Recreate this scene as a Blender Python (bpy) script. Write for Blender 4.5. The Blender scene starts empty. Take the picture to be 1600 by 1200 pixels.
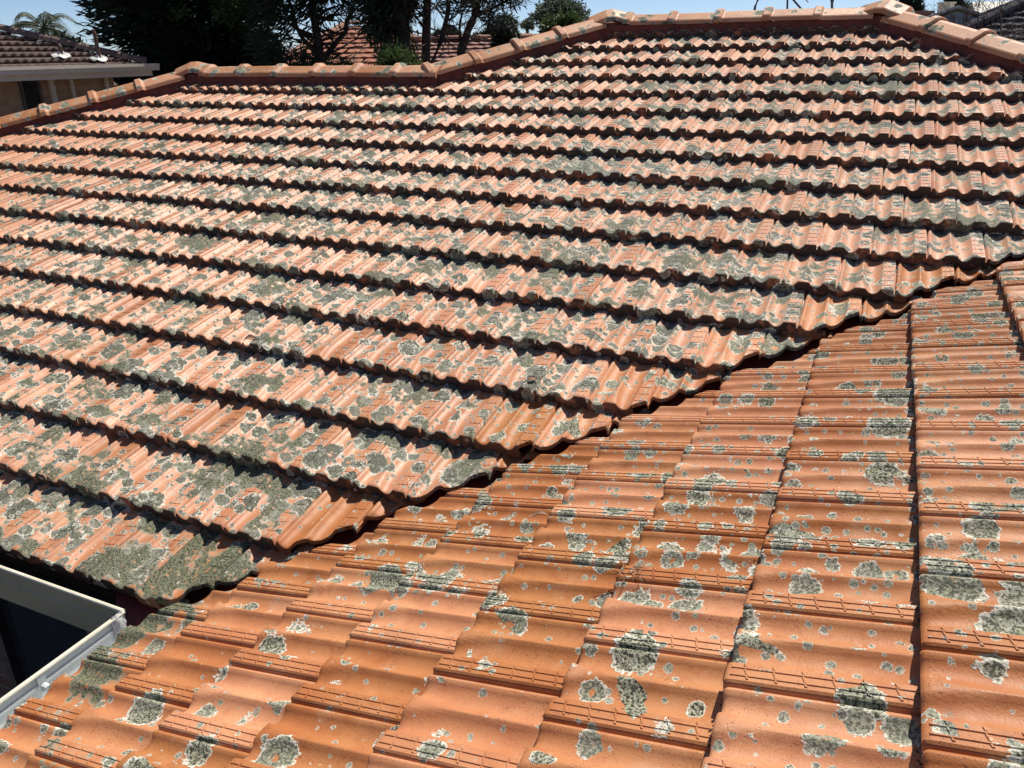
import bpy, bmesh, math, random
import numpy as np
from mathutils import Vector, Matrix, Quaternion

random.seed(7); rng = np.random.default_rng(7)
SC = bpy.context.scene
COL = SC.collection

# ------------------------------------------------------------------ camera
U = 0.30                      # metres per horizontal tile course
ZE = 2.70                     # height of the eaves above the ground
T = 0.32144                   # tan(roof pitch)
PITCH = math.atan(T); CP, SP = math.cos(PITCH), math.sin(PITCH)
GS = U / CP                   # gauge up the slope
W = 0.75023 * U               # tile cover width
YAW, TILT, ROLL, FPX = 2.00141, 0.39601, -0.0147, 1243.14
CAM = Vector((6.40518 * U, -4.7622 * U, 5.37482 * U + ZE))
_f = Vector((math.cos(YAW) * math.cos(TILT), math.sin(YAW) * math.cos(TILT), -math.sin(TILT)))
_r0 = Vector((math.sin(YAW), -math.cos(YAW), 0)); _u0 = _r0.cross(_f)
RIGHT = math.cos(ROLL) * _r0 + math.sin(ROLL) * _u0
UP = -math.sin(ROLL) * _r0 + math.cos(ROLL) * _u0
FWD = _f
cd = bpy.data.cameras.new('camera'); cam = bpy.data.objects.new('camera', cd); COL.objects.link(cam)
cam.matrix_world = Matrix(((RIGHT.x, UP.x, -FWD.x, CAM.x), (RIGHT.y, UP.y, -FWD.y, CAM.y),
                           (RIGHT.z, UP.z, -FWD.z, CAM.z), (0, 0, 0, 1)))
cd.sensor_width = 36; cd.lens = FPX / 1600 * 36; cd.clip_start = 0.05; cd.clip_end = 3000
SC.camera = cam

# ------------------------------------------------------------------ sky, sun, exposure
SUN_AZ = math.radians(74)     # measured from +x towards +y
SUN_EL = math.radians(59)
wd = bpy.data.worlds.new('World'); SC.world = wd; wd.use_nodes = True
nt = wd.node_tree; bg = nt.nodes['Background']
sky = nt.nodes.new('ShaderNodeTexSky'); sky.sky_type = 'NISHITA'; sky.sun_disc = False
sky.sun_elevation = SUN_EL; sky.sun_rotation = math.pi / 2 - SUN_AZ
sky.air_density = 0.5; sky.dust_density = 0.25; sky.ozone_density = 3.0; sky.altitude = 20
nt.links.new(sky.outputs[0], bg.inputs[0]); bg.inputs[1].default_value = 0.10
sl = bpy.data.lights.new('sun', 'SUN'); sl.energy = 5.0; sl.angle = math.radians(0.53); sl.color = (1, .95, .87)
so = bpy.data.objects.new('sun', sl); COL.objects.link(so)
sd = Vector((math.cos(SUN_AZ) * math.cos(SUN_EL), math.sin(SUN_AZ) * math.cos(SUN_EL), math.sin(SUN_EL)))
so.rotation_euler = sd.to_track_quat('Z', 'Y').to_euler(); so.location = (5, 10, 20)
SC.view_settings.view_transform = 'Standard'; SC.view_settings.look = 'None'
SC.view_settings.exposure = 0.20; SC.view_settings.gamma = 1.0; SC.view_settings.use_curve_mapping = False
SC.render.engine = 'CYCLES'

# ------------------------------------------------------------------ helpers
def ray(px, py):
    return (FWD + RIGHT * ((px - 800) / FPX) - UP * ((py - 600) / FPX))

def at(px, py, dist):
    """world point seen at a photo pixel, at a horizontal distance from the camera"""
    r = ray(px, py); h = math.hypot(r.x, r.y)
    return CAM + r * (dist / h)

def project(p):
    d = Vector(p) - CAM; z = d.dot(FWD)
    return 800 + FPX * d.dot(RIGHT) / z, 600 - FPX * d.dot(UP) / z, z

def P(x, y, z=0.0):
    return Vector((x * U, y * U, z * U + ZE))

def tag(o, label=None, cat=None, group=None, kind=None):
    if label: o['label'] = label
    if cat: o['category'] = cat
    if group: o['group'] = group
    if kind: o['kind'] = kind
    return o

def empty(name, loc=(0, 0, 0)):
    o = bpy.data.objects.new(name, None); COL.objects.link(o); o.location = loc
    o.empty_display_size = 0.2
    return o

def link(name, me, mats=None, parent=None):
    o = bpy.data.objects.new(name, me); COL.objects.link(o)
    if mats is not None:
        for m in (mats if isinstance(mats, (list, tuple)) else [mats]):
            if m.name not in [x.name for x in me.materials if x]: me.materials.append(m)
    if parent is not None:
        o.parent = parent
        o.matrix_parent_inverse = parent_world(parent).inverted()
    return o

def parent_world(o):
    m = o.matrix_basis.copy()
    if o.parent: m = parent_world(o.parent) @ o.matrix_parent_inverse @ m
    return m

class MB:
    """collects faces of ONE object"""
    def __init__(s): s.v = []; s.f = []; s.m = []
    def add(s, vs, fs, mi=0):
        b = len(s.v); s.v += [tuple(x) for x in vs]
        s.f += [tuple(b + i for i in f) for f in fs]; s.m += [mi] * len(fs)
    def box(s, c, sx, sy, sz, ax=None, mi=0):
        ax = ax or (Vector((1, 0, 0)), Vector((0, 1, 0)), Vector((0, 0, 1))); c = Vector(c)
        vs = [c + ax[0] * (i * sx / 2) + ax[1] * (j * sy / 2) + ax[2] * (k * sz / 2)
              for k in (-1, 1) for j in (-1, 1) for i in (-1, 1)]
        s.add(vs, [(0, 2, 3, 1), (4, 5, 7, 6), (0, 1, 5, 4), (2, 6, 7, 3), (0, 4, 6, 2), (1, 3, 7, 5)], mi)
    def loft(s, rings, closed=True, cap=True, mi=0):
        n = len(rings[0]); vs = [p for r in rings for p in r]; fs = []
        for a in range(len(rings) - 1):
            for i in range(n if closed else n - 1):
                j = (i + 1) % n
                fs.append((a * n + i, a * n + j, (a + 1) * n + j, (a + 1) * n + i))
        if cap and closed:
            fs.append(tuple(reversed(range(n)))); fs.append(tuple((len(rings) - 1) * n + i for i in range(n)))
        s.add(vs, fs, mi)
    def tube(s, pts, rads, n=7, mi=0, cap=True):
        pts = [Vector(p) for p in pts]; rings = []
        for i, p in enumerate(pts):
            d = (pts[min(i + 1, len(pts) - 1)] - pts[max(i - 1, 0)]).normalized()
            a = d.cross(Vector((0.13, 0.21, 1)) if abs(d.z) < .9 else Vector((1, 0.1, 0))).normalized(); b = d.cross(a)
            r = rads[i] if isinstance(rads, (list, tuple)) else rads
            rings.append([p + (a * math.cos(2 * math.pi * k / n) + b * math.sin(2 * math.pi * k / n)) * r for k in range(n)])
        s.loft(rings, True, cap, mi)
    def extrude(s, prof, a, b, mi=0, closed=True):
        """sweep a list of offset vectors from a to b"""
        s.loft([[Vector(a) + q for q in prof], [Vector(b) + q for q in prof]], closed, closed, mi)
    def mesh(s, name, smooth=False):
        me = bpy.data.meshes.new(name); me.from_pydata(s.v, [], s.f)
        me.polygons.foreach_set('material_index', s.m)
        if smooth: me.polygons.foreach_set('use_smooth', [True] * len(s.f))
        me.update(); return me
    def build(s, name, mats, parent=None, smooth=False):
        return link(name, s.mesh(name, smooth), mats, parent)

# ------------------------------------------------------------------ materials
def newmat(name):
    m = bpy.data.materials.new(name); m.use_nodes = True
    nt = m.node_tree; b = nt.nodes['Principled BSDF']
    return m, nt, b

class N:
    """tiny node-graph helper"""
    def __init__(s, nt): s.nt = nt
    def n(s, t, **kw):
        x = s.nt.nodes.new(t)
        for k, v in kw.items(): setattr(x, k, v)
        return x
    def set(s, sock, v):
        if hasattr(v, 'is_output') or isinstance(v, bpy.types.NodeSocket): s.nt.links.new(v, sock)
        else: sock.default_value = v
    def math(s, op, a, b=0.0, c=None, clamp=False):
        x = s.n('ShaderNodeMath', operation=op, use_clamp=clamp); s.set(x.inputs[0], a); s.set(x.inputs[1], b)
        if c is not None: s.set(x.inputs[2], c)
        return x.outputs[0]
    def step(s, v, a, b, o0=0.0, o1=1.0):
        x = s.n('ShaderNodeMapRange', interpolation_type='SMOOTHSTEP'); s.set(x.inputs[0], v)
        s.set(x.inputs[1], a); s.set(x.inputs[2], b); s.set(x.inputs[3], o0); s.set(x.inputs[4], o1)
        return x.outputs[0]
    def noise(s, vec, scale, detail=2.0, rough=0.55, color=False):
        x = s.n('ShaderNodeTexNoise'); s.set(x.inputs['Vector'], vec); x.inputs['Scale'].default_value = scale
        x.inputs['Detail'].default_value = detail; x.inputs['Roughness'].default_value = rough
        return x.outputs['Color' if color else 'Fac']
    def mix(s, f, a, b, mode='MIX'):
        x = s.n('ShaderNodeMix', data_type='RGBA', blend_type=mode); s.set(x.inputs[0], f)
        for k, v in ((6, a), (7, b)):
            if isinstance(v, tuple): v = v if len(v) == 4 else v + (1,)
            s.set(x.inputs[k], v)
        return x.outputs[2]
    def vadd(s, a, b):
        x = s.n('ShaderNodeVectorMath', operation='ADD'); s.set(x.inputs[0], a); s.set(x.inputs[1], b); return x.outputs[0]
    def vscale(s, a, f):
        x = s.n('ShaderNodeVectorMath', operation='SCALE'); s.set(x.inputs[0], a); s.set(x.inputs[3], f); return x.outputs[0]
    def pos(s): return s.n('ShaderNodeNewGeometry').outputs['Position']
    def rnd(s): return s.n('ShaderNodeObjectInfo').outputs['Random']

def lichen_layer(g, pos, scale, r_lo, r_hi, active, density, seed, lobes=0.16):
    """circular colonies on a Voronoi lattice: returns (mask, rim, centre distance ratio, random)"""
    off = g.n('ShaderNodeVectorMath', operation='ADD'); g.set(off.inputs[0], pos); off.inputs[1].default_value = (seed * 3.1, seed * 1.7, seed * .9)
    nz = g.noise(off.outputs[0], scale * 2.6, 2.0, .65, True)
    warp = g.vscale(g.vadd(nz, (-.5, -.5, -.5)), lobes * 2.2 / scale)
    p = g.vadd(off.outputs[0], warp)
    v = g.n('ShaderNodeTexVoronoi', feature='F1'); g.set(v.inputs['Vector'], p); v.inputs['Scale'].default_value = scale
    v.inputs['Randomness'].default_value = 1.0
    d = v.outputs['Distance']
    sep = g.n('ShaderNodeSeparateColor'); g.set(sep.inputs[0], v.outputs['Color'])
    rr = g.math('MULTIPLY_ADD', g.math('POWER', sep.outputs[0], 1.6), r_hi - r_lo, r_lo)
    on = g.math('LESS_THAN', sep.outputs[1], g.math('MULTIPLY', density, active))
    ratio = g.math('DIVIDE', d, rr)
    fine = g.math('MULTIPLY_ADD', g.noise(off.outputs[0], scale * 9, 1.0, .7), .55, -.275)
    ratio = g.math('ADD', ratio, fine)
    mask = g.math('MULTIPLY', g.step(ratio, 1.0, .93), on)
    rim = g.math('MULTIPLY', g.math('MULTIPLY', g.step(ratio, .80, .94), on), g.step(ratio, 1.02, .95))
    return mask, rim, ratio, sep.outputs[2]

def terracotta(name, dens, moss, dirt, tint=(1, 1, 1), small=1.0, grime=0.0, spec=.42, rough=.44, light=.42, relief=False, slope=None):
    m, nt, b = newmat(name); g = N(nt); pos = g.pos(); rnd = g.rnd()
    # fired clay body
    n1 = g.noise(pos, 3.0, 2.0); n2 = g.noise(pos, 26.0, 3.0, .65); n3 = g.noise(pos, 240.0, 1.0, .6)
    c1 = (.52 * tint[0], .205 * tint[1], .082 * tint[2]); c2 = (.60 * tint[0], .28 * tint[1], .130 * tint[2])
    c3 = (.43 * tint[0], .140 * tint[1], .052 * tint[2])
    col = g.mix(g.step(n1, .35, .65), c1, c2)
    col = g.mix(g.math('MULTIPLY', g.step(n2, .45, .75), .55), col, c3)
    x = g.n('ShaderNodeHueSaturation'); g.set(x.inputs['Color'], col)
    g.set(x.inputs['Value'], g.math('MULTIPLY_ADD', rnd, .36, .80)); g.set(x.inputs['Saturation'], g.math('MULTIPLY_ADD', rnd, -.14, 1.04)); col = x.outputs[0]
    # pale bloom and fine dark pits
    col = g.mix(g.math('MULTIPLY', g.step(g.noise(pos, 9.0, 2.0, .7), .52, .8), .28), col, (.66, .42, .26))
    pit = g.step(g.noise(pos, 330.0, 1.0, .5), .64, .70)
    pit = g.math('MULTIPLY', pit, g.step(g.noise(pos, 14.0, 2.0), .38, .60))
    col = g.mix(g.math('MULTIPLY', pit, .8), col, (.06, .035, .025))
    # dark algae stains
    st = g.math('MULTIPLY', g.step(g.noise(g.vadd(pos, (7.7, 3.1, 0)), 5.5, 3.0, .7), .60, .74), dirt)
    st = g.math('MULTIPLY', st, g.step(n3, .30, .62))
    col = g.mix(st, col, (.050, .038, .032))
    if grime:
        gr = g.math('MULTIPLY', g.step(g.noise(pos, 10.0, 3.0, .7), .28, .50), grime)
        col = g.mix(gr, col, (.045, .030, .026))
    # lichen colonies, denser where the roof stays damp
    damp = g.step(g.noise(g.vadd(pos, (1.3, 9.2, 4.4)), 1.15, 2.0, .6), .25, .75, .45, 1.30)
    density = g.math('MULTIPLY', damp, dens)
    if slope == 'A':
        sx = g.n('ShaderNodeSeparateXYZ'); g.set(sx.inputs[0], pos)
        density = g.math('MULTIPLY', density, g.step(g.math('MULTIPLY_ADD', sx.outputs[1], -.55, sx.outputs[0]), -6.4, -2.2, .22, 1.0))
        density = g.math('MULTIPLY', density, g.step(rnd, .06, .14, .3, 1.0))
        density = g.math('MULTIPLY', density, g.step(sx.outputs[1], 2.6, 5.2, 1.0, .5))
    if slope == 'B':
        sx = g.n('ShaderNodeSeparateXYZ'); g.set(sx.inputs[0], pos)
        density = g.math('MULTIPLY', density, g.step(g.math('MULTIPLY_ADD', sx.outputs[1], .45, sx.outputs[0]), .3, 2.6, .75, 1.75))
    L1 = lichen_layer(g, pos, 9.5, .18, .72, 1.0, density, 1.0, .10)
    L2 = lichen_layer(g, pos, 17.0, .12, .70, 1.0, density, 5.0, .11)
    L3 = lichen_layer(g, pos, 46.0, .08, .54, small, density, 9.0, .16)
    spk = g.noise(pos, 165.0, 1.5, .8)
    spk2 = g.noise(pos, 110.0, 1.0, .7)
    lmask = None; hsum = None
    for (mask, rim, ratio, rc), pale in ((L1, 0), (L2, .15), (L3, .35)):
        body = g.mix(g.step(spk, .42, .57), (.022, .023, .016), (light, light * .985, light * .70))
        body = g.mix(g.step(spk2, .42, .66, 0, .5), body, (.095, .105, .062))
        body = g.mix(g.math('MULTIPLY', rc, .40), body, (light * .5, light * .52, light * .38))
        if pale: body = g.mix(pale, body, (.36, .355, .29))
        body = g.mix(g.math('MULTIPLY', rim, g.step(spk, .26, .46, .65, 1.0)), body, (.70, .68, .57))
        # dead centres of old colonies
        hole = g.math('MULTIPLY', g.step(ratio, .28, .16), g.math('GREATER_THAN', rc, .68))
        mm = g.math('MULTIPLY', mask, g.math('SUBTRACT', 1.0, hole))
        col = g.mix(mm, col, body)
        lmask = mm if lmask is None else g.math('MAXIMUM', lmask, mm)
    rmask = g.math('MAXIMUM', L1[0], L2[0])
    if moss or slope == 'B':
        mn = g.noise(g.vadd(pos, (4.1, 0, 2.2)), 4.2, 4.0, .68)
        if slope:
            sp = g.n('ShaderNodeSeparateXYZ'); g.set(sp.inputs[0], pos)
            if slope == 'A': mn = g.math('ADD', mn, g.step(sp.outputs[1], 1.5, -.1, 0.0, .05))
            else: mn = g.math('ADD', mn, g.math('MULTIPLY', g.step(sp.outputs[0], .55, .05, -.10, .20), g.step(sp.outputs[1], -.75, -.12, .3, 1.0)))
        mk = g.step(mn, .62 - .07 * moss, .66 - .07 * moss)
        mk = g.math('MULTIPLY', mk, g.step(g.noise(pos, 60.0, 2.0, .6), .32, .40))
        mcol = g.mix(g.step(spk, .36, .66), (.028, .031, .018), (.24, .238, .155))
        mcol = g.mix(g.step(spk2, .4, .7, 0, .6), mcol, (.115, .125, .062))
        edge = g.step(mn, .675 - .07 * moss, .63 - .07 * moss)
        mcol = g.mix(g.math('MULTIPLY', edge, .55), mcol, (.50, .48, .38))
        col = g.mix(mk, col, mcol); lmask = g.math('MAXIMUM', lmask, mk)
    g.set(b.inputs['Base Color'], col)
    g.set(b.inputs['Roughness'], g.math('MULTIPLY_ADD', lmask, .36, g.math('MULTIPLY_ADD', n2, .2, rough)))
    b.inputs['Specular IOR Level'].default_value = spec
    if slope == 'A': b.inputs['Sheen Weight'].default_value = .18; b.inputs['Sheen Roughness'].default_value = .45
    h = g.math('MULTIPLY_ADD', n3, .5, g.math('MULTIPLY', n2, .5))
    if relief: h = g.math('MULTIPLY_ADD', rmask, g.math('MULTIPLY_ADD', spk, 1.8, .4), h)
    bp = g.n('ShaderNodeBump'); bp.inputs['Strength'].default_value = .5; bp.inputs['Distance'].default_value = .0020 if relief else .0012
    g.set(bp.inputs['Height'], h); nt.links.new(bp.outputs[0], b.inputs['Normal'])
    return m

def plain(name, col, col2=None, scale=20.0, rough=.6, bump=0.0, bscale=None, spec=.4, metallic=0.0, mid=(.4, .65)):
    m, nt, b = newmat(name); g = N(nt); pos = g.pos()
    n = g.noise(pos, scale, 5.0, .62)
    c = g.mix(g.step(n, mid[0], mid[1]), col, col2 or tuple(x * .7 for x in col))
    g.set(b.inputs['Base Color'], c); b.inputs['Roughness'].default_value = rough
    b.inputs['Specular IOR Level'].default_value = spec; b.inputs['Metallic'].default_value = metallic
    if bump:
        bp = g.n('ShaderNodeBump'); bp.inputs['Strength'].default_value = .6; bp.inputs['Distance'].default_value = bump
        g.set(bp.inputs['Height'], g.noise(pos, bscale or scale * 3, 4.0, .6)); nt.links.new(bp.outputs[0], b.inputs['Normal'])
    return m

def leaf_mat(name, c1, c2, trans=.25):
    m, nt, b = newmat(name); g = N(nt); pos = g.pos()
    n = g.noise(pos, 2.3, 3.0); n2 = g.noise(pos, 14.0, 2.0)
    c = g.mix(g.step(n, .38, .64), c1, c2); c = g.mix(g.math('MULTIPLY', n2, .6), c, tuple(x * .6 for x in c1))
    g.set(b.inputs['Base Color'], c); b.inputs['Roughness'].default_value = .6; b.inputs['Specular IOR Level'].default_value = .25
    tr = g.n('ShaderNodeBsdfTranslucent'); g.set(tr.inputs[0], c)
    mx = g.n('ShaderNodeMixShader'); mx.inputs[0].default_value = trans
    nt.links.new(b.outputs[0], mx.inputs[1]); nt.links.new(tr.outputs[0], mx.inputs[2])
    nt.links.new(mx.outputs[0], nt.nodes['Material Output'].inputs[0])
    return m

def brick_mat(name, c1, c2, mortar, axis='Y', sw=.24, sh=.086):
    m, nt, b = newmat(name); g = N(nt); pos = g.pos()
    sep = g.n('ShaderNodeSeparateXYZ'); g.set(sep.inputs[0], pos); cmb = g.n('ShaderNodeCombineXYZ')
    g.set(cmb.inputs[0], sep.outputs[{'X': 0, 'Y': 1}[axis]]); g.set(cmb.inputs[1], sep.outputs[2])
    t = g.n('ShaderNodeTexBrick'); g.set(t.inputs['Vector'], cmb.outputs[0])
    t.inputs['Scale'].default_value = 1.0; t.inputs['Brick Width'].default_value = sw; t.inputs['Row Height'].default_value = sh
    t.inputs['Mortar Size'].default_value = .009; t.inputs['Color1'].default_value = c1 + (1,); t.inputs['Color2'].default_value = c2 + (1,)
    t.inputs['Mortar'].default_value = mortar + (1,)
    c = g.mix(g.step(g.noise(pos, 6.0, 4.0), .4, .7, 0, .5), t.outputs['Color'], tuple(x * .55 for x in c1))
    g.set(b.inputs['Base Color'], c); b.inputs['Roughness'].default_value = .85
    bp = g.n('ShaderNodeBump'); bp.inputs['Strength'].default_value = .8; bp.inputs['Distance'].default_value = .008; bp.invert = True
    g.set(bp.inputs['Height'], t.outputs['Fac']); nt.links.new(bp.outputs[0], b.inputs['Normal'])
    return m

M = {}
M['tileA'] = terracotta('lichened_terracotta', .98, 1.0, .8, small=1.0, tint=(1, 1, 1.02), spec=.5, rough=.40, light=.22, slope='A')
M['tileB'] = terracotta('terracotta', .36, 0.0, .35, tint=(.93, .84, .68), small=1.2, spec=.38, rough=.44, light=.42, relief=True, slope='B')
M['buttA'] = terracotta('grimy_shaded_terracotta', .16, .1, .6, tint=(.75, .6, .55), grime=1.0)  # grime, plus the shade of the butt faces darkened into the clay
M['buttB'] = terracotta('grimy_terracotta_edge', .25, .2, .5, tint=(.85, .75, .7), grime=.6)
M['cap'] = terracotta('ridge_terracotta', .30, 0.25, .30, tint=(1.0, 1.08, 1.15), small=.8)
M['mortar'] = plain('red_mortar', (.165, .052, .040), (.115, .038, .034), 14, .9, .004, 60)
M['tray'] = plain('valley_metal', (.26, .045, .035), (.16, .05, .04), 8, .45, .001, 40)
M['underlay'] = plain('sarking', (.035, .022, .018), None, 10, .95)
M['gutter'] = plain('grey_metal', (.68, .71, .70), (.60, .63, .62), 5, .42, .0006, 30, metallic=0.0)
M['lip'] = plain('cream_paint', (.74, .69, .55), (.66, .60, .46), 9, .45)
M['gutter_face'] = plain('shaded_cream_paint', (.36, .33, .22), (.29, .265, .18), 3, .5)  # same cream as the lip, with the shade on the face put into the colour
M['gutter_shade'] = plain('shaded_gutter_inner', (.055, .045, .032), (.035, .028, .022), 14, .9, .004, 50)  # dark brown paints the shade inside the gutter under the tile edge
M['sealant'] = plain('silver_sealant', (.62, .62, .60), (.5, .5, .49), 40, .5, .004, 90)
M['brick_near'] = brick_mat('brown_brick', (.16, .075, .05), (.12, .06, .045), (.17, .15, .13), 'X')
M['brick_nearB'] = brick_mat('brown_brick_side', (.16, .075, .05), (.12, .06, .045), (.17, .15, .13), 'Y')
M['timber'] = plain('dark_window_frame', (.10, .085, .075), None, 12, .5)
M['glass'] = plain('window_glass', (.02, .022, .026), (.03, .032, .036), 2, .08, spec=.6)
M['ground'] = plain('dry_ground', (.17, .14, .10), (.09, .10, .055), .6, .95, .02, 8)
M['paving'] = plain('courtyard_paving', (.16, .14, .125), (.12, .105, .095), 2.0, .9, .004, 30)
M['dryleaf'] = plain('dry_leaf', (.42, .25, .15), (.30, .17, .10), 60, .7)
M['straw'] = plain('straw', (.33, .27, .17), (.22, .17, .11), 60, .8)
M['debris'] = plain('black_moss', (.030, .027, .020), (.075, .072, .045), 60, .95)

# ------------------------------------------------------------------ the roof tile
LEN = .372; TILTW = {'A': math.asin(.046 / GS), 'B': math.asin(.043 / GS)}
HC = .009        # crest level above the reference plane
AMP = .0200

def smooth01(x): x = max(0.0, min(1.0, x)); return x * x * (3 - 2 * x)

U1, UCR, U2 = .012, .0905, .1680
def h_tile(u, v):
    flare = .0050 + .020 * max(0.0, 1 - v / .115) ** 1.6
    if u < U1:
        return HC - .0055 + .0045 * math.sin(min(1, u / U1) * math.pi / 2) - .010 * max(0, 1 - u / .0028)
    if u > U2:
        if u < U2 + .005: return HC - .001 + .005 * smooth01((u - U2) / .005)
        if u <= .2176: return HC + .004
        if u <= .2192: return HC - .0030
        if u <= .2209: return HC - .0050
        return HC - .018
    a, b_ = (U1, UCR - flare) if u < UCR else (UCR + flare, U2)
    if u < UCR and u > b_ or (u >= UCR and u < a):
        q = abs(u - UCR) / flare
        return HC + .001 - .002 * q * q
    s = (u - a) / (b_ - a)
    d = math.sin(math.pi * s) ** .66
    amp = AMP
    if u > UCR: amp *= 1 - .45 * smooth01((v - .265) / .05)
    top = HC - .001
    return top - amp * d

def tile_mesh(name, us, vs, ladder=2, drop={0: .0035, 1: .001}):
    b = MB(); nu, nv = len(us), len(vs)
    pts = []
    for j, v in enumerate(vs):
        for u in us:
            pts.append((u, v, h_tile(u, v) - drop.get(j, 0)))
    fs = [(j * nu + i, j * nu + i + 1, (j + 1) * nu + i + 1, (j + 1) * nu + i) for j in range(nv - 1) for i in range(nu - 1)]
    b.add(pts, fs, 0)
    # butt face and side skirts
    fr = []
    for i, u in enumerate(us): fr.append(pts[i])
    low = [(u, .004, min(-.047, p[2] - .016)) for u, p in zip(us, fr)]
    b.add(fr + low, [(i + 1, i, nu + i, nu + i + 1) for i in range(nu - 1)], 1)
    for e, sgn in ((0, 1), (nu - 1, -1)):
        ed = [pts[j * nu + e] for j in range(nv)]; lo = [(p[0], p[1], p[2] - .016) for p in ed]; n = nv
        b.add(ed + lo, [((i, i + 1, n + i + 1, n + i) if sgn > 0 else (i + 1, i, n + i, n + i + 1)) for i in range(n - 1)], 0)
    # raised ladder ornament on the side lock
    if ladder:
        z0 = HC + .0036; hh = .0026
        def rib(u0, u1, v0, v1, sk=0.0):
            c = .0010
            vs_ = [(u0, v0, z0), (u1, v0 + sk, z0), (u1, v1 + sk, z0), (u0, v1, z0), (u0 + c, v0 + c, z0 + hh), (u1 - c, v0 + sk + c, z0 + hh), (u1 - c, v1 + sk - c, z0 + hh), (u0 + c, v1 - c, z0 + hh)]
            b.add(vs_, [(4, 5, 6, 7), (0, 1, 5, 4), (1, 2, 6, 5), (2, 3, 7, 6), (3, 0, 4, 7)], 0)
        vmax = LEN - .02
        for u0 in (.1835, .2030): rib(u0, u0 + .0046, .010, vmax)
        v = .030
        while v < vmax - .012:
            rib(.1745, .1840, v, v + .0050, .003); rib(.1876, .2035, v + .002, v + .007, .005); rib(.2070, .2140, v + .007, v + .012, .002)
            v += .0485
    me = b.mesh(name)
    sm = [p.vertices[0] < nu * nv and len(p.vertices) == 4 and max(p.vertices) < nu * nv for p in me.polygons]
    me.polygons.foreach_set('use_smooth', sm); me.update()
    return me

def lin(a, b_, n): return [a + (b_ - a) * i / (n - 1) for i in range(n)]
US_HI = [0, .0014, .003, .006, .010] + lin(U1, UCR - .004, 13) + lin(UCR - .002, UCR + .002, 3) + lin(UCR + .004, U2, 13) + [U2 + .0045, U2 + .0055, .2163, .2175, .2177, .2190, .2208, .2212, .2247]
VS_HI = [0, .003, .008, .018, .03, .045, .06, .075, .09, .105, .125, .16, .20, .25, .275, .295, .315, .34, LEN]
US_MD = [0, .003, .008] + lin(U1, UCR - .004, 7) + [UCR] + lin(UCR + .004, U2, 7) + [U2 + .005, .2160, .2175, .2190, .2212, .2247]
VS_MD = [0, .004, .010, .03, .07, .12, .25, .315, LEN]
TILE_HI = tile_mesh('roof_tile', US_HI, VS_HI)
TILE_HI_B = tile_mesh('roof_tile', US_HI, VS_HI, drop={0: .007, 1: .0028, 2: .0006})
TILE_MD = tile_mesh('roof_tile_far', US_MD, VS_MD)
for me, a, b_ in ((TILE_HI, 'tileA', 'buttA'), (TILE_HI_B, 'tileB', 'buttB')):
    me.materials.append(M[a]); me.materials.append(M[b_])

def slope_frame(which):
    if which == 'A': return Vector((0, 0, ZE)), Vector((1, 0, 0)), Vector((0, CP, SP)), Vector((0, -SP, CP))
    return Vector((0, 0, ZE)), Vector((0, -1, 0)), Vector((CP, 0, SP)), Vector((-SP, 0, CP))

# plan lines of the roof, in course units
R1, R2 = 14.75, 18.45                  # the low and the high ridge (y)
HL, H2, H3 = 27.6, 19.55, 24.35        # hips: y-x, y-x, x+y
XB = H3 / 2                            # ridge of the near wing (x)
CUT_A = [((1, -1), -.03, None), ]      # keep a.x*x+a.y*y < c

# ------------------------------------------------------------------ ground
gm = MB(); gm.add([(-900, -900, 0), (900, -900, 0), (900, 900, 0), (-900, 900, 0)], [(0, 1, 2, 3)])
tag(gm.build('ground', M['ground']), 'dry ground around the houses', kind='structure')
gm = MB(); gm.add([(-7, -7, .004), (.4, -7, .004), (.4, .4, .004), (-7, .4, .004)], [(0, 1, 2, 3)])
tag(gm.build('courtyard_paving', M['paving']), 'dark paving of the shaded courtyard', kind='structure')

# ------------------------------------------------------------------ the house under the camera
house = empty('tiled_house', (0, 0, 0))
tag(house, 'house with wide lichen-spotted orange terracotta roof, valley gutter and ridge caps', 'house')

def sheet(name, pts, mat, parent):
    b = MB(); b.add(pts, [tuple(range(len(pts)))]); return b.build(name, mat, parent)

DZ = -.29
def PA(x, y, d=DZ): return P(x, y, y * T + d)
def PB(x, y, d=DZ): return P(x, y, x * T + d)
slopeA = sheet('roof_slope', [PA(-20, .12), PA(0.0, .12), PA(XB, XB), PA(H3 - R2, R2), PA(R2 - H2, R2), PA(R1 - H2, R1), PA(R1 - HL, R1), PA(-24, -24 + HL)], M['underlay'], house)
slopeA['label'] = 'roof slope thick with grey lichen, rising to the ridges'
slopeB = sheet('roof_slope', [PB(.12, 0), PB(.12, -16), PB(XB, -16), PB(XB, XB)], M['underlay'], house)
slopeB['label'] = 'cleaner orange roof slope with scattered round lichens'
# the slopes that face away
def Z(x, y, z): return P(x, y, z)
back = MB()
back.add([P(XB, -16, XB * T + DZ), P(2 * XB, -16, DZ), P(2 * XB, 40, DZ), P(H3 - R2, R2, R2 * T + DZ), P(XB, XB, XB * T + DZ)], [(0, 1, 2, 3, 4)])
back.add([P(R2 - H2, R2, R2 * T + DZ), P(H3 - R2, R2, R2 * T + DZ), P(2 * XB, 2 * R2, DZ), P(-10, 2 * R2, DZ)], [(0, 1, 2, 3)])
back.add([P(R1 - HL, R1, R1 * T + DZ), P(R1 - H2, R1, R1 * T + DZ), P(R2 - H2, R2, R2 * T + DZ), P(-10, 2 * R2, DZ), P(-HL, 2 * R1, DZ)], [(0, 1, 2, 3, 4)])
back.add([P(-24, -24 + HL, (-24 + HL) * T + DZ), P(R1 - HL, R1, R1 * T + DZ), P(-HL, 2 * R1, DZ), P(-HL, 0, DZ)], [(0, 1, 2, 3)])
back.build('rear_slope', M['mortar'], house)

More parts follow.
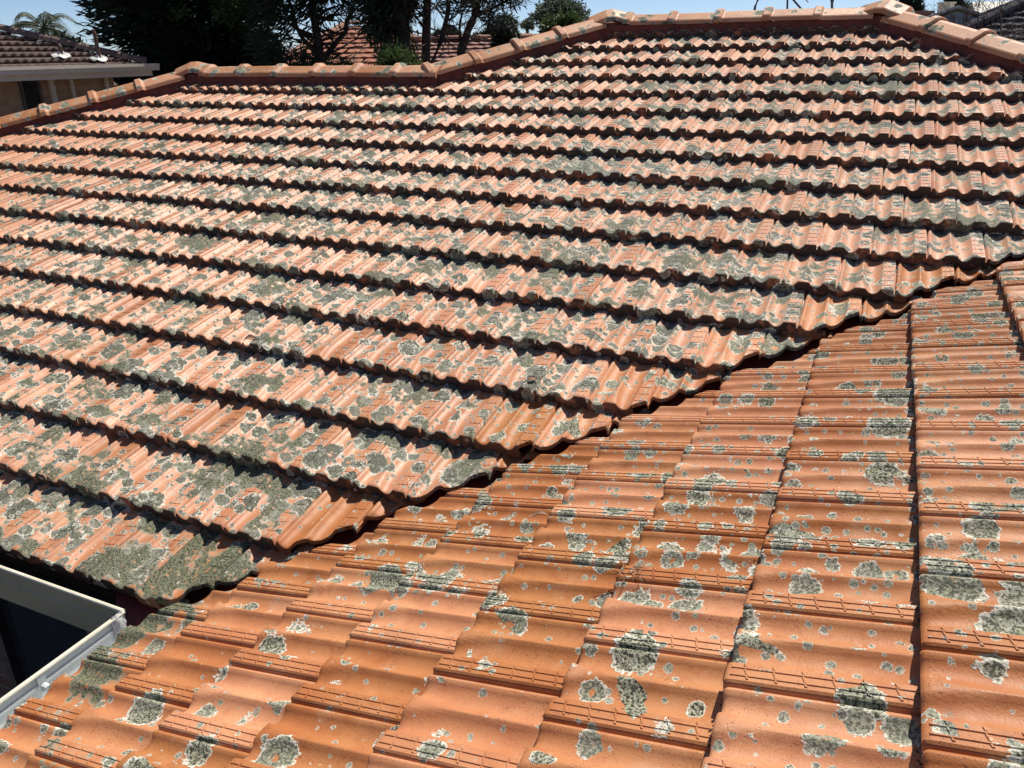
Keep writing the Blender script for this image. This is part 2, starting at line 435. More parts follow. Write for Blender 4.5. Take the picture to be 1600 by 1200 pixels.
def tile_jobs():
    jobs = []
    OF = .34
    for which in 'AB':
        o, eu, ev, n = slope_frame(which)
        kmax = 19 if which == 'A' else 13
        for k in range(0, kmax):
            if which == 'A':
                j0 = 6.42465 + (0 if k % 2 == 0 else .5 * .75023)     # x of a right-hand joint
                rng_ = range(-36, 12)
            else:
                m_ = 7 - k
                j0 = -.98645 + (.5 * .75023 if m_ % 2 == 0 else 0)     # y of a joint
                rng_ = range(-18, 22)
            for q in rng_:
                if which == 'A':
                    x1 = j0 + q * .75023; x0 = x1 - .75023; y0, y1 = k, k + LEN * CP / U
                    box = [(x0, y0), (x1, y0), (x1, y1), (x0, y1)]
                    # valley, hips and ridges
                    cons = [(1, -1, -.03), (1, 1, H3 - OF * 1.4)]
                    xm = (x0 + x1) / 2
                    if xm < R1 - H2 - .1:
                        cons += [(-1, 1, HL - OF * 1.4), (0, 1, R1 - OF)]
                    else:
                        cons += [(-1, 1, H2 - OF * 1.4), (0, 1, R2 - OF)]
                    org = o + eu * (x0 * U) + ev * (k * GS)
                else:
                    y0 = j0 + q * .75023; y1 = y0 + .75023; x0, x1 = k, k + LEN * CP / U
                    box = [(x0, y0), (x1, y0), (x1, y1), (x0, y1)]
                    cons = [(-1, 1, -.43), (1, 0, XB - OF)]
                    org = o + eu * (-y1 * U) + ev * (k * GS + (.033 if k == 0 else 0))
                cuts = []; skip = False
                for (a, b_, c) in cons:
                    s = [a * x + b_ * y - c for x, y in box]
                    if min(s) >= -.06: skip = True; break
                    if max(s) > 0: cuts.append((a, b_, c))
                if skip: continue
                tl = TILTW[which] + random.gauss(0, .004); yaw = random.gauss(0, .0035); rl = random.gauss(0, .004)
                v2 = (ev * math.cos(tl) - n * math.sin(tl)); n2 = (n * math.cos(tl) + ev * math.sin(tl))
                Rm = Matrix((eu, v2, n2)).transposed() @ Matrix.Rotation(yaw, 3, 'Z') @ Matrix.Rotation(rl, 3, 'Y')
                mw = Rm.to_4x4(); mw.translation = org + ev * random.gauss(0, .002) + n2 * random.gauss(.0005, .0008) + eu * random.gauss(0, .0007)
                # size in the picture
                cs = [mw @ Vector(p) for p in ((0, 0, 0), (W, 0, 0), (W, GS, 0), (0, GS, 0))]
                pr = [project(c) for c in cs]; area = 0
                if min(p[2] for p in pr) > .15:
                    xs = [min(1600, max(0, p[0])) for p in pr]; ys = [min(1200, max(0, p[1])) for p in pr]
                    for i in range(4): area += xs[i] * ys[(i + 1) % 4] - xs[(i + 1) % 4] * ys[i]
                    area = abs(area) / 2
                jobs.append(dict(w=which, m=mw, cuts=cuts, area=area, k=k))
    return jobs

def cut_mesh(src, mw, cuts):
    bm = bmesh.new(); bm.from_mesh(src); bm.transform(mw)
    for (a, b_, c) in cuts:
        nn = Vector((a, b_, 0)); L = nn.length; nn /= L
        jit = random.uniform(-.010, .010)
        co = nn * ((c * U) / L + jit); co.z = 0
        # sawn edges are not quite straight
        n3 = Vector((nn.x, nn.y, 0)); n3.rotate(Quaternion((0, 0, 1), random.gauss(0, .05)))
        mid = mw.translation.copy(); mid.z = 0
        tgt = mid - nn * (mid - co).dot(nn)
        ret = bmesh.ops.bisect_plane(bm, geom=bm.verts[:] + bm.edges[:] + bm.faces[:], plane_co=tgt, plane_no=n3, clear_outer=True, dist=1e-6)
        ed = [e for e in ret['geom_cut'] if isinstance(e, bmesh.types.BMEdge) and e.is_valid]
        if ed:
            ex = bmesh.ops.extrude_edge_only(bm, edges=ed)
            vs = [g for g in ex['geom'] if isinstance(g, bmesh.types.BMVert)]
            bmesh.ops.translate(bm, verts=vs, vec=(0, 0, -.014))
            for f in [g for g in ex['geom'] if isinstance(g, bmesh.types.BMFace)]: f.smooth = False
    bm.transform(mw.inverted())
    return bm

class Field:
    """many small pieces joined into one mesh"""
    def __init__(s): s.v = []; s.loops = []; s.tot = []; s.mi = []; s.sm = []; s.n = 0
    def add_mesh(s, me, mw):
        nv = len(me.vertices); co = np.empty(nv * 3); me.vertices.foreach_get('co', co); co = co.reshape(-1, 3)
        A = np.array(mw.to_3x3()); co = co @ A.T + np.array(mw.translation)
        lv = np.empty(len(me.loops), np.int32); me.loops.foreach_get('vertex_index', lv)
        lt = np.empty(len(me.polygons), np.int32); me.polygons.foreach_get('loop_total', lt)
        mi = np.empty(len(me.polygons), np.int32); me.polygons.foreach_get('material_index', mi)
        sm = np.empty(len(me.polygons), bool); me.polygons.foreach_get('use_smooth', sm)
        s.v.append(co); s.loops.append(lv + s.n); s.tot.append(lt); s.mi.append(mi); s.sm.append(sm); s.n += nv
    def build(s, name, mats, parent):
        v = np.concatenate(s.v); l = np.concatenate(s.loops); t = np.concatenate(s.tot)
        me = bpy.data.meshes.new(name); me.vertices.add(len(v)); me.vertices.foreach_set('co', v.ravel())
        me.loops.add(len(l)); me.loops.foreach_set('vertex_index', l)
        me.polygons.add(len(t)); me.polygons.foreach_set('loop_start', np.concatenate([[0], np.cumsum(t)[:-1]]).astype(np.int32)); me.polygons.foreach_set('loop_total', t)
        me.polygons.foreach_set('material_index', np.concatenate(s.mi)); me.polygons.foreach_set('use_smooth', np.concatenate(s.sm))
        me.update(calc_edges=True); me.validate()
        return link(name, me, mats, parent)

jobs = tile_jobs()
jobs.sort(key=lambda j: -j['area'])
fields = {'A': Field(), 'B': Field()}
SLOPE = {'A': slopeA, 'B': slopeB}
for i, j in enumerate(jobs):
    w = j['w']
    if i < 300 and j['area'] > 0:
        src = TILE_HI if w == 'A' else TILE_HI_B
        if j['cuts']:
            bm = cut_mesh(src, j['m'], j['cuts'])
            if not bm.faces: bm.free(); continue
            me = bpy.data.meshes.new('roof_tile_cut'); bm.to_mesh(me); bm.free()
            clean = w == 'A' and any(c[:2] == (1, -1) for c in j['cuts']) and random.random() < .72
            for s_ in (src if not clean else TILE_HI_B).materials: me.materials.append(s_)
        else: me = src
        o = bpy.data.objects.new('roof_tile', me); COL.objects.link(o); o.parent = SLOPE[w]; o.matrix_basis = j['m']
    else:
        me = TILE_MD
        if j['cuts']:
            bm = cut_mesh(TILE_MD, j['m'], j['cuts'])
            if not bm.faces: bm.free(); continue
            me = bpy.data.meshes.new('cut'); bm.to_mesh(me); bm.free()
        fields[w].add_mesh(me, j['m'])
        if j['cuts']: bpy.data.meshes.remove(me)
for w in 'AB':
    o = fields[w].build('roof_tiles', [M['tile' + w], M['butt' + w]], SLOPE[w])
    o['kind'] = 'stuff'

# --- ridge and hip caps
PROF = [(-.126, -.002), (-.115, .024), (-.108, .032), (-.032, .074), (-.010, .079), (.010, .079), (.032, .074), (.108, .032), (.115, .024), (.126, -.002)]
def cap_mesh(name, L, ends=None, collar=True, sc=1.0, bow=0.0):
    b = MB(); rings = []
    def ring(x, off, k=1.0, dz=0.0):
        r = []
        for (y, z) in PROF:
            d = Vector((y, z + .06)).normalized()
            r.append(Vector((x, (y * sc) * k + d.x * off, (z * sc) * k + d.y * off * .9 + dz)))
        return r
    if ends is None:
        st = [(0, .016, 1, 0), (.008, .024, 1, 0), (.050, .024, 1, 0), (.068, .003, 1, 0), (.074, 0, 1, 0), (L * .6, 0, 1, 0), (L, 0, 1, -.001)]
    else:
        st = [(-L / 2, 0, .88, -.05), (-L / 2 + .03, 0, 1, -.018), (-.03, 0, 1, .010 + bow), (.03, 0, 1, .010 + bow), (L / 2 - .03, 0, 1, -.018), (L / 2, 0, .88, -.05)]
    rings = [ring(*a) for a in st]
    n = len(PROF)
    b.loft(rings, closed=False, cap=False)
    # wall thickness at both open ends
    for r, sg in ((rings[0], 1), (rings[-1], -1)):
        inn = [Vector((p.x, p.y * .86, p.z - .016)) for p in r]
        b.add(r + inn, [((i + 1, i, n + i, n + i + 1) if sg > 0 else (i, i + 1, n + i + 1, n + i)) for i in range(n - 1)])
    me = b.mesh(name); return me

CAP = cap_mesh('ridge_cap', .415); CAP.materials.append(M['cap'])
APEX = cap_mesh('junction_cap', .40, ends=True, sc=1.12, bow=.014); APEX.materials.append(M['cap'])

def frame_mat(p, d, up=Vector((0, 0, 1))):
    x = d.normalized(); y = up.cross(x).normalized(); z = x.cross(y)
    m = Matrix((x, y, z)).transposed().to_4x4(); m.translation = p; return m

def caps(a, b_, first=.0, last=.0, lift=.020):
    d = (b_ - a); L = d.length; d.normalize(); pos = first; nc = max(1, round((L - first - last) / .398)); stp = (L - first - last) / nc
    for _ in range(nc):
        p = a + d * pos + Vector((random.gauss(0, .003), random.gauss(0, .003), lift + random.gauss(0, .003)))
        dd = Vector((d.x + random.gauss(0, .010), d.y + random.gauss(0, .010), d.z + random.gauss(0, .006)))
        o = bpy.data.objects.new('ridge_cap', CAP); COL.objects.link(o); o.parent = house; o.matrix_basis = frame_mat(p, dd)
        pos += stp
    # red pointing under the caps; its tall dark band also stands in for shade
    mb = MB(); up = Vector((0, 0, 1)); y = up.cross(d).normalized(); zz = d.cross(y)
    n = max(2, int(L / .06)); rings = []
    for i in range(-2, n + 3):
        q = a + d * (L * i / n); k = random.uniform(-.006, .006)
        rings.append([q + y * (-.118 + k) + zz * -.115, q + y * (-.104 + k) + zz * .020, q + y * (.104 + k) + zz * .020, q + y * (.118 + k) + zz * -.115])
    mb.loft(rings, closed=False, cap=False); mb.build('mortar_bedding', M['mortar'], house)

aL = P(R1 - HL, R1, R1 * T); aJ = P(R1 - H2, R1, R1 * T); aM = P(R2 - H2, R2, R2 * T); aR = P(H3 - R2, R2, R2 * T); aV = P(XB, XB, XB * T)
hl_end = P(-HL + 2, 2, 2 * T)
caps(hl_end, aL, .17, .12); caps(aL, aJ, .15, -.10); caps(aJ, aM, -.04, .12); caps(aM, aR, .14, .12); caps(aV, aR, .2, .10)
caps(P(XB, -16, XB * T), aV, 0, .1)
def apex(p, d1, d2, lift=.030):
    d = (d2.normalized() - d1.normalized()); d.z *= .6
    o = bpy.data.objects.new('junction_cap', APEX); COL.objects.link(o); o.parent = house; o.matrix_basis = frame_mat(p + Vector((0, 0, lift)), d)
    mb = MB(); x_ = d.normalized(); y_ = Vector((0, 0, 1)).cross(x_).normalized(); z_ = x_.cross(y_)
    mb.loft([[p + x_ * a + y_ * (-.135 * k) + z_ * -.13, p + x_ * a + y_ * (-.112 * k) + z_ * (.035 - q), p + x_ * a + y_ * (.112 * k) + z_ * (.035 - q), p + x_ * a + y_ * (.135 * k) + z_ * -.13] for a, k, q in ((-.20, .85, .03), (-.12, 1, 0), (.12, 1, 0), (.20, .85, .03))])
    mb.build('mortar_bedding', M['mortar'], house)
apex(aL, hl_end - aL, aJ - aL); apex(aM, aJ - aM, aR - aM); apex(aR, aM - aR, aV - aR)

# --- valley tray
vt = MB(); rings = []
for s in np.linspace(-.35, XB - .2, 40):
    rings.append([P(s - .55, s + .55, (s + .55) * T - .26), P(s + .02, s - .02, s * T - .30), P(s + .075, s - .095, s * T - .37), P(s + .17, s - .0, (s + .08) * T - .40),
                  P(s + .27, s - .10, (s + .12) * T - .36), P(s + .80, s - .63, (s + .8) * T - .28)])
vt.loft(rings, closed=False, cap=False); vt.build('valley_tray', M['tray'], house)

# --- gutters (quad profile), fascia, soffit, walls
LA, LZ = -.078, -.012
def gutter(axis, start, end, parent):
    """axis 'A': runs along x at y=LA ; 'B': runs along y at x=LA. Profile is (outwards, height)"""
    def pt(s, o, z): return Vector((s, o, ZE + z)) if axis == 'A' else Vector((o, s, ZE + z))
    prof_in = [(LA + .004, LZ - .010), (LA + .004, -.045), (LA + .008, -.050), (LA + .008, -.058), (LA + .003, -.063), (LA + .003, -.100), (LA + .012, -.112), (.040, -.112), (.040, -.03)]
    prof_out = [(LA, LZ - .006), (LA, -.060), (LA - .004, -.066), (LA - .004, -.150), (LA + .010, -.162), (.046, -.162), (.046, -.03)]
    b = MB()
    for prof, mi, fl in ((prof_in, 0, 0), (prof_out, 1, 1)):
        rings = [[pt(s, o, z) for o, z in prof] for s in np.linspace(start, end, 14)]
        if (axis == 'B') ^ bool(fl): rings = [list(reversed(r)) for r in rings]
        b.loft(rings, closed=False, cap=False, mi=mi)
    g_ = b.build('gutter', [M['gutter'] if axis == 'B' else M['gutter_shade'], M['gutter_face']], parent)
    lip = MB(); n = 8
    rings = [[pt(s, LA + .006 + .0075 * math.cos(2 * math.pi * k / n), LZ - .004 + .006 * math.sin(2 * math.pi * k / n)) for k in range(n)] for s in (start, end)]
    lip.loft(rings, True, True); lip.build('gutter_lip', M['lip'], g_)
    return g_
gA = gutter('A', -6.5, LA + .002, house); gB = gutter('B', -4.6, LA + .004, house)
gB['label'] = 'grey gutter seen from inside, along the cleaner slope'; gA['label'] = 'cream gutter face in shade under the lichened slope'
# joint strap and corner sealant on the near gutter
r_ = ray(66, 1076); s_ = (LA - CAM.x) / r_.x; ys = (CAM + r_ * s_).y
b = MB()
for (o0, z0, o1, z1) in ((LA + .012, LZ - .006, LA + .010, -.060), (LA + .010, -.060, LA + .022, -.066)):
    b.loft([[Vector((o0, ys - .012, ZE + z0)), Vector((o0 - .004, ys - .012, ZE + z0 + .003)), Vector((o0 - .004, ys + .012, ZE + z0 + .003)), Vector((o0, ys + .012, ZE + z0))],
            [Vector((o1, ys - .012, ZE + z1)), Vector((o1 - .004, ys - .012, ZE + z1 + .003)), Vector((o1 - .004, ys + .012, ZE + z1 + .003)), Vector((o1, ys + .012, ZE + z1))]])
b.tube([Vector((LA + .012, ys, ZE - .060)), Vector((LA + .030, ys, ZE - .062))], [.012, .010], 10)
b.build('joint_strap', M['gutter'], gB)
b = MB(); nn = 9
rows = []
for i in range(nn):
    row = []
    for j in range(nn):
        z = -.004 - .09 * i / (nn - 1); y = LA - .002 - .045 * j / (nn - 1)
        bump = .012 * math.sin(math.pi * i / (nn - 1)) * math.sin(math.pi * j / (nn - 1)) + random.uniform(0, .006)
        row.append(Vector((LA + .006 + bump, y + random.uniform(-.003, .003), ZE + z)))
    rows.append(row)
b.loft(rows, closed=False, cap=False)
b.build('corner_sealant', M['sealant'], gB, smooth=True)

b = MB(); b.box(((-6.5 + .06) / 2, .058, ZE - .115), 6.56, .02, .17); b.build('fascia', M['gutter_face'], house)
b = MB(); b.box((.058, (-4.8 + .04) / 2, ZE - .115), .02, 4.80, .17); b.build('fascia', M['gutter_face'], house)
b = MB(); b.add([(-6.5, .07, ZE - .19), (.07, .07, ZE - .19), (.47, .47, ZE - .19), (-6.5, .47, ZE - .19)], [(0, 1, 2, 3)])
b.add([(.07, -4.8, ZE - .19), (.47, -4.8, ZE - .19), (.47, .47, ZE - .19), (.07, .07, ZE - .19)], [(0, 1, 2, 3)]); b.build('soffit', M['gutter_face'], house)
b = MB(); b.box((-3.0, .55, (ZE - .19) / 2), 6.9, .2, ZE - .19); b.build('wall', M['brick_near'], house)
b = MB(); b.box((.55, -2.2, (ZE - .19) / 2), .2, 5.2, ZE - .19); b.build('wall', M['brick_nearB'], house)
b = MB()
for (cx, cz, sx, sz) in ((-1.05, 2.12, 1.5, .05), (-1.05, .92, 1.5, .05), (-1.78, 1.52, .05, 1.2), (-.32, 1.52, .05, 1.2), (-1.05, 1.52, .04, 1.2)):
    b.box((cx, .43, cz), sx, .05, sz)
wf = b.build('window', M['timber'], house)
b = MB(); b.box((-1.05, .446, 1.52), 1.4, .006, 1.15); b.build('pane', M['glass'], wf)
b = MB(); b.box((-1.05, .42, .875), 1.6, .10, .05); b.build('sill', M['timber'], wf)

# ================================================================== the neighbourhood
M['brown_tile'] = plain('brown_concrete_tile', (.150, .100, .082), (.110, .074, .060), 6, .7, .002, 60)
M['brown_cap'] = plain('brown_cap_tile', (.20, .125, .10), (.15, .095, .078), 6, .75)
M['fascia_paint'] = plain('grey_cream_fascia', (.76, .67, .55), (.68, .60, .50), 3, .5)
M['brick_left'] = brick_mat('tan_brick', (.46, .30, .17), (.33, .21, .13), (.34, .29, .23), 'Y')
M['pipe_paint'] = plain('cream_downpipe', (.66, .60, .50), (.58, .52, .43), 5, .5)
M['lead'] = plain('white_flashing', (.75, .74, .71), (.55, .54, .52), 30, .6, .01, 30)
M['rust_pipe'] = plain('brown_vent_pipe', (.13, .075, .06), (.10, .06, .05), 12, .6)
M['far_tile'] = plain('far_terracotta', (.36, .135, .070), (.25, .105, .065), 7, .8, .004, 40)
M['far_cap'] = plain('far_cap_tile', (.42, .22, .14), (.34, .17, .11), 6, .8)
M['far_tile2'] = plain('far_faded_tile', (.30, .15, .11), (.20, .105, .085), 7, .8, .004, 40)
M['far_tile3'] = plain('far_brown_tile', (.22, .115, .090), (.16, .09, .075), 7, .8, .004, 40)
M['grey_tile'] = plain('dark_grey_tile', (.080, .078, .086), (.055, .054, .060), 8, .95, .003, 40, spec=.15)
M['far_wall'] = plain('far_brick', (.28, .17, .11), (.22, .13, .09), 9, .9)
M['weatherboard'] = plain('grey_green_cladding', (.46, .51, .50), (.40, .44, .435), 4, .7)
M['pale_roof'] = plain('pale_metal_roof', (.58, .54, .45), (.52, .48, .40), 2, .45)
M['chimney_brick'] = plain('maroon_chimney', (.16, .07, .065), (.12, .055, .05), 9, .85)
M['bark'] = plain('dark_bark', (.075, .058, .048), (.045, .036, .032), 9, .95, .02, 30)
M['twig'] = plain('grey_twig', (.13, .105, .085), (.085, .07, .058), 12, .95)
M['conifer'] = leaf_mat('cypress_leaf', (.034, .050, .032), (.050, .070, .040), .15)
M['conifer_sun'] = leaf_mat('sunlit_leaf', (.055, .095, .028), (.085, .13, .040), .3)  # brighter cypress green, sunlight put into the leaf colour
M['gum'] = leaf_mat('gum_leaf', (.095, .12, .080), (.14, .165, .115), .4)
M['green'] = leaf_mat('green_leaf', (.060, .10, .030), (.10, .135, .045), .3)
M['darkgreen'] = leaf_mat('dark_leaf', (.030, .048, .028), (.045, .065, .036), .15)
M['palm'] = leaf_mat('palm_leaf', (.080, .10, .055), (.12, .13, .075), .2)
M['metal'] = plain('dark_steel', (.09, .095, .105), (.07, .07, .08), 12, .5)
EYE = CAM.z

# ---- one small roof tile for far houses: two waves, one step
def far_tile_mesh(name, w, g, over=.04, amp=.022, step=.03, waves=1):
    b = MB(); nu = 7 * waves
    us = [w * i / (nu - 1) for i in range(nu)]
    def hh(u): return amp * .5 * (1 + math.cos(2 * math.pi * waves * u / w)) - amp * .5
    top = [(u, v, hh(u) - step * v / g) for v in (0, g + over) for u in us]
    b.add(top, [(i, i + 1, nu + i + 1, nu + i) for i in range(nu - 1)])
    fr = [(u, 0, hh(u)) for u in us]; lo = [(u, .002, hh(u) - step - .006) for u in us]
    b.add(fr + lo, [(i + 1, i, nu + i, nu + i + 1) for i in range(nu - 1)])
    me = b.mesh(name); return me

def slope_tiles(origin, eu, ev, poly, w, g, tile, mat, parent, individual, lift=0.0, jitter=.003):
    """lay tiles on the convex polygon poly (list of (u,v), counter-clockwise) of a slope"""
    n = eu.cross(ev).normalized(); us = [p[0] for p in poly]; vs = [p[1] for p in poly]
    edges = []
    for i in range(len(poly)):
        (x0, y0), (x1, y1) = poly[i], poly[(i + 1) % len(poly)]
        L = math.hypot(x1 - x0, y1 - y0); edges.append(((y1 - y0) / L, -(x1 - x0) / L, (x0, y0)))
    tl = math.asin(.03 / g); fld = Field()
    v2 = ev * math.cos(tl) - n * math.sin(tl); n2 = n * math.cos(tl) + ev * math.sin(tl)
    R3 = Matrix((eu, v2, n2)).transposed()
    k0 = 0; nk = int((max(vs) - min(vs)) / g) + 1
    for k in range(nk):
        for q in range(int((max(us) - min(us)) / w) + 2):
            u0 = min(us) + q * w - (.5 * w if k % 2 else 0); v0 = min(vs) + k * g
            box = [(u0, v0), (u0 + w, v0), (u0 + w, v0 + g), (u0, v0 + g)]; cuts = []; skip = False
            for (a, b_, c) in edges:
                s = [a * (x - c[0]) + b_ * (y - c[1]) for x, y in box]
                if min(s) > -.02: skip = True; break
                if max(s) > .01: cuts.append((a, b_, c))
            if skip: continue
            mw = R3.to_4x4(); mw.translation = origin + eu * u0 + ev * v0 + n * (lift + random.uniform(0, jitter))
            me = tile
            if cuts:
                bm = bmesh.new(); bm.from_mesh(tile); bm.transform(mw)
                for (a, b_, c) in cuts:
                    bmesh.ops.bisect_plane(bm, geom=bm.verts[:] + bm.edges[:] + bm.faces[:], plane_co=origin + eu * c[0] + ev * c[1], plane_no=eu * a + ev * b_, clear_outer=True)
                if not bm.faces: bm.free(); continue
                bm.transform(mw.inverted()); me = bpy.data.meshes.new('roof_tile_cut'); bm.to_mesh(me); bm.free()
            if individual:
                if not me.materials: me.materials.append(mat)
                o = bpy.data.objects.new('roof_tile', me); COL.objects.link(o); o.parent = parent; o.matrix_parent_inverse = parent_world(parent).inverted(); o.matrix_basis = mw
            else:
                fld.add_mesh(me, mw)
                if me is not tile: bpy.data.meshes.remove(me)
    if not individual and fld.v:
        o = fld.build('roof_tiles', mat, parent); o['kind'] = 'stuff'
        return o

# ---- neighbour on the left: brown concrete tiles, tan brick
E = at(237, 99.5, 17.5)                     # corner of the eaves
TPN = .36; cpn = 1 / math.sqrt(1 + TPN ** 2); spn = TPN * cpn
nb = empty('brown_roof_house', (E.x - 4, E.y - 5, 0))
tag(nb, 'tan brick house with brown tiled roof and grey gutter beside the dark conifers', 'house')
eu, ev = Vector((0, 1, 0)), Vector((-cpn, 0, spn))
LENN = 7.0; DEP = 4.4                      # eave length, half depth of the house
o0 = Vector((E.x, E.y - LENN, E.z))
poly = [(0, 0), (LENN, 0), (LENN - DEP, DEP / cpn), (0, DEP / cpn)]
def loc(u, v, d=0.0): return o0 + eu * u + ev * v + Vector((spn, 0, cpn)) * d
rf = sheet('roof', [loc(u, v, -.05) for u, v in poly], M['brown_tile'], nb)
bt = far_tile_mesh('roof_tile', .32, .27, waves=2, amp=.038, step=.035)
slope_tiles(o0, eu, ev, poly, .32, .27, bt, M['brown_tile'], rf, True)
# end slope and far slope
b = MB(); top = loc(LENN - DEP, DEP / cpn, -.05)
b.add([loc(LENN, 0, -.05), Vector((E.x - 2 * DEP, E.y, E.z - .05)), top], [(0, 1, 2)])
b.add([Vector((E.x - 2 * DEP, E.y, E.z - .05)), Vector((E.x - 2 * DEP, E.y - LENN, E.z - .05)), loc(0, DEP / cpn, -.05), top], [(0, 1, 2, 3)])
b.build('rear_slope', M['brown_tile'], nb)
def small_caps(a, b_, mat, parent, L=.40, r=.11, name='ridge_cap'):
    d = b_ - a; n = max(1, int(d.length / L)); st = d.length / n; dn = d.normalized()
    y = Vector((0, 0, 1)).cross(dn).normalized(); z = dn.cross(y)
    mb = MB(); prof = [(-r, -.03), (-r * .8, .035), (-r * .3, .075), (r * .3, .075), (r * .8, .035), (r, -.03)]
    mb.loft([[Vector((x, py * k, pz * k)) for py, pz in prof] for x, k in ((0, 1.12), (.06, 1.12), (.075, 1.0), (st + .02, .97))], closed=False, cap=False)
    me = mb.mesh(name); me.materials.append(mat)
    for i in range(n):
        o = bpy.data.objects.new(name, me); COL.objects.link(o); o.parent = parent; o.matrix_parent_inverse = parent_world(parent).inverted()
        o.matrix_basis = frame_mat(a + dn * (st * i) + Vector((0, 0, random.uniform(0, .008))), d)
small_caps(E + Vector((-.06, -.06, .03)), top + Vector((0, 0, .07)), M['brown_cap'], nb)
small_caps(top + Vector((0, 0, .07)), loc(0, DEP / cpn, .02), M['brown_cap'], nb)
b = MB(); gp = [(.0, .0), (.10, .0), (.10, -.05), (.085, -.065), (.085, -.12), (.0, -.12)]
b.loft([[Vector((E.x + p, y, E.z + .005 + q)) for p, q in gp] for y in (E.y - LENN, E.y + .09)]); b.build('gutter', M['fascia_paint'], nb)
b = MB(); b.box((E.x - .015, E.y - LENN / 2 - .01, E.z - .13), .03, LENN - .02, .16); b.build('fascia', M['fascia_paint'], nb)
b = MB(); b.add([(E.x, E.y, E.z - .20), (E.x - 8.8, E.y, E.z - .20), (E.x - 8.8, E.y - LENN, E.z - .20), (E.x, E.y - LENN, E.z - .20)], [(0, 1, 2, 3)]); b.build('soffit', M['fascia_paint'], nb)
wx, wy = E.x - .50, E.y - .50
b = MB(); b.box((wx - 3.9, wy - (LENN - .5) / 2, (E.z - .2) / 2), 7.8, LENN - .5, E.z - .202); b.build('wall', M['brick_left'], nb)
def on_wall(px, py):
    r = ray(px, py); s = (wx - CAM.x) / r.x; return CAM + r * s
p0 = on_wall(28, 122); p1 = on_wall(62, 144)
b = MB(); cy, cz = (p0.y + p1.y) / 2, (p0.z + p1.z) / 2; sy, sz = abs(p1.y - p0.y), abs(p0.z - p1.z) + .5; cz -= .25
for (dy, dz, a, c) in ((0, sz / 2, sy + .05, .05), (0, -sz / 2, sy + .05, .05), (sy / 2, 0, .05, sz), (-sy / 2, 0, .05, sz)): b.box((wx + .012, cy + dy, cz + dz), .05, a, c)
wn = b.build('window', M['timber'], nb)
b = MB(); b.box((wx + .008, cy, cz), .012, sy - .04, sz - .04); b.build('pane', M['glass'], wn)
for (px, wdt) in ((76, .075), (108, .045), (163, .045)):
    q = on_wall(px, 125); b = MB()
    b.box((wx + .04, q.y, (E.z - .2) / 2), .06, wdt, E.z - .22)
    for zz in (E.z - .35, E.z - 1.5): b.box((wx + .04, q.y, zz), .068, wdt + .03, .03)
    b.build('downpipe', M['pipe_paint'], nb)
def on_roof(px, py):
    r = ray(px, py); nn = Vector((spn, 0, cpn)); s = (o0 - CAM).dot(nn) / r.dot(nn); return CAM + r * s
for (px, py, h) in ((97, 89, .20), (156, 94, .50)):
    q = on_roof(px, py); b = MB()
    b.tube([q - Vector((0, 0, .1)), q + Vector((0, 0, h * .85)), q + Vector((-.02, -.01, h))], [.035, .033, .033], 10)
    vp = b.build('vent_pipe', M['rust_pipe'], nb)
    b = MB(); rings = []
    for (rr, zz) in ((.17, .02), (.12, .035), (.07, .05), (.04, .08)):
        rings.append([q + eu * (rr * 1.1 * math.cos(a) * random.uniform(.8, 1.2)) + ev * (rr * .6 * math.sin(a) * random.uniform(.8, 1.2)) + Vector((0, 0, zz + .02 * math.cos(a * 6))) for a in np.linspace(0, 2 * math.pi, 14, endpoint=False)])
    b.loft(rings, True, True); b.build('flashing', M['lead'], vp)

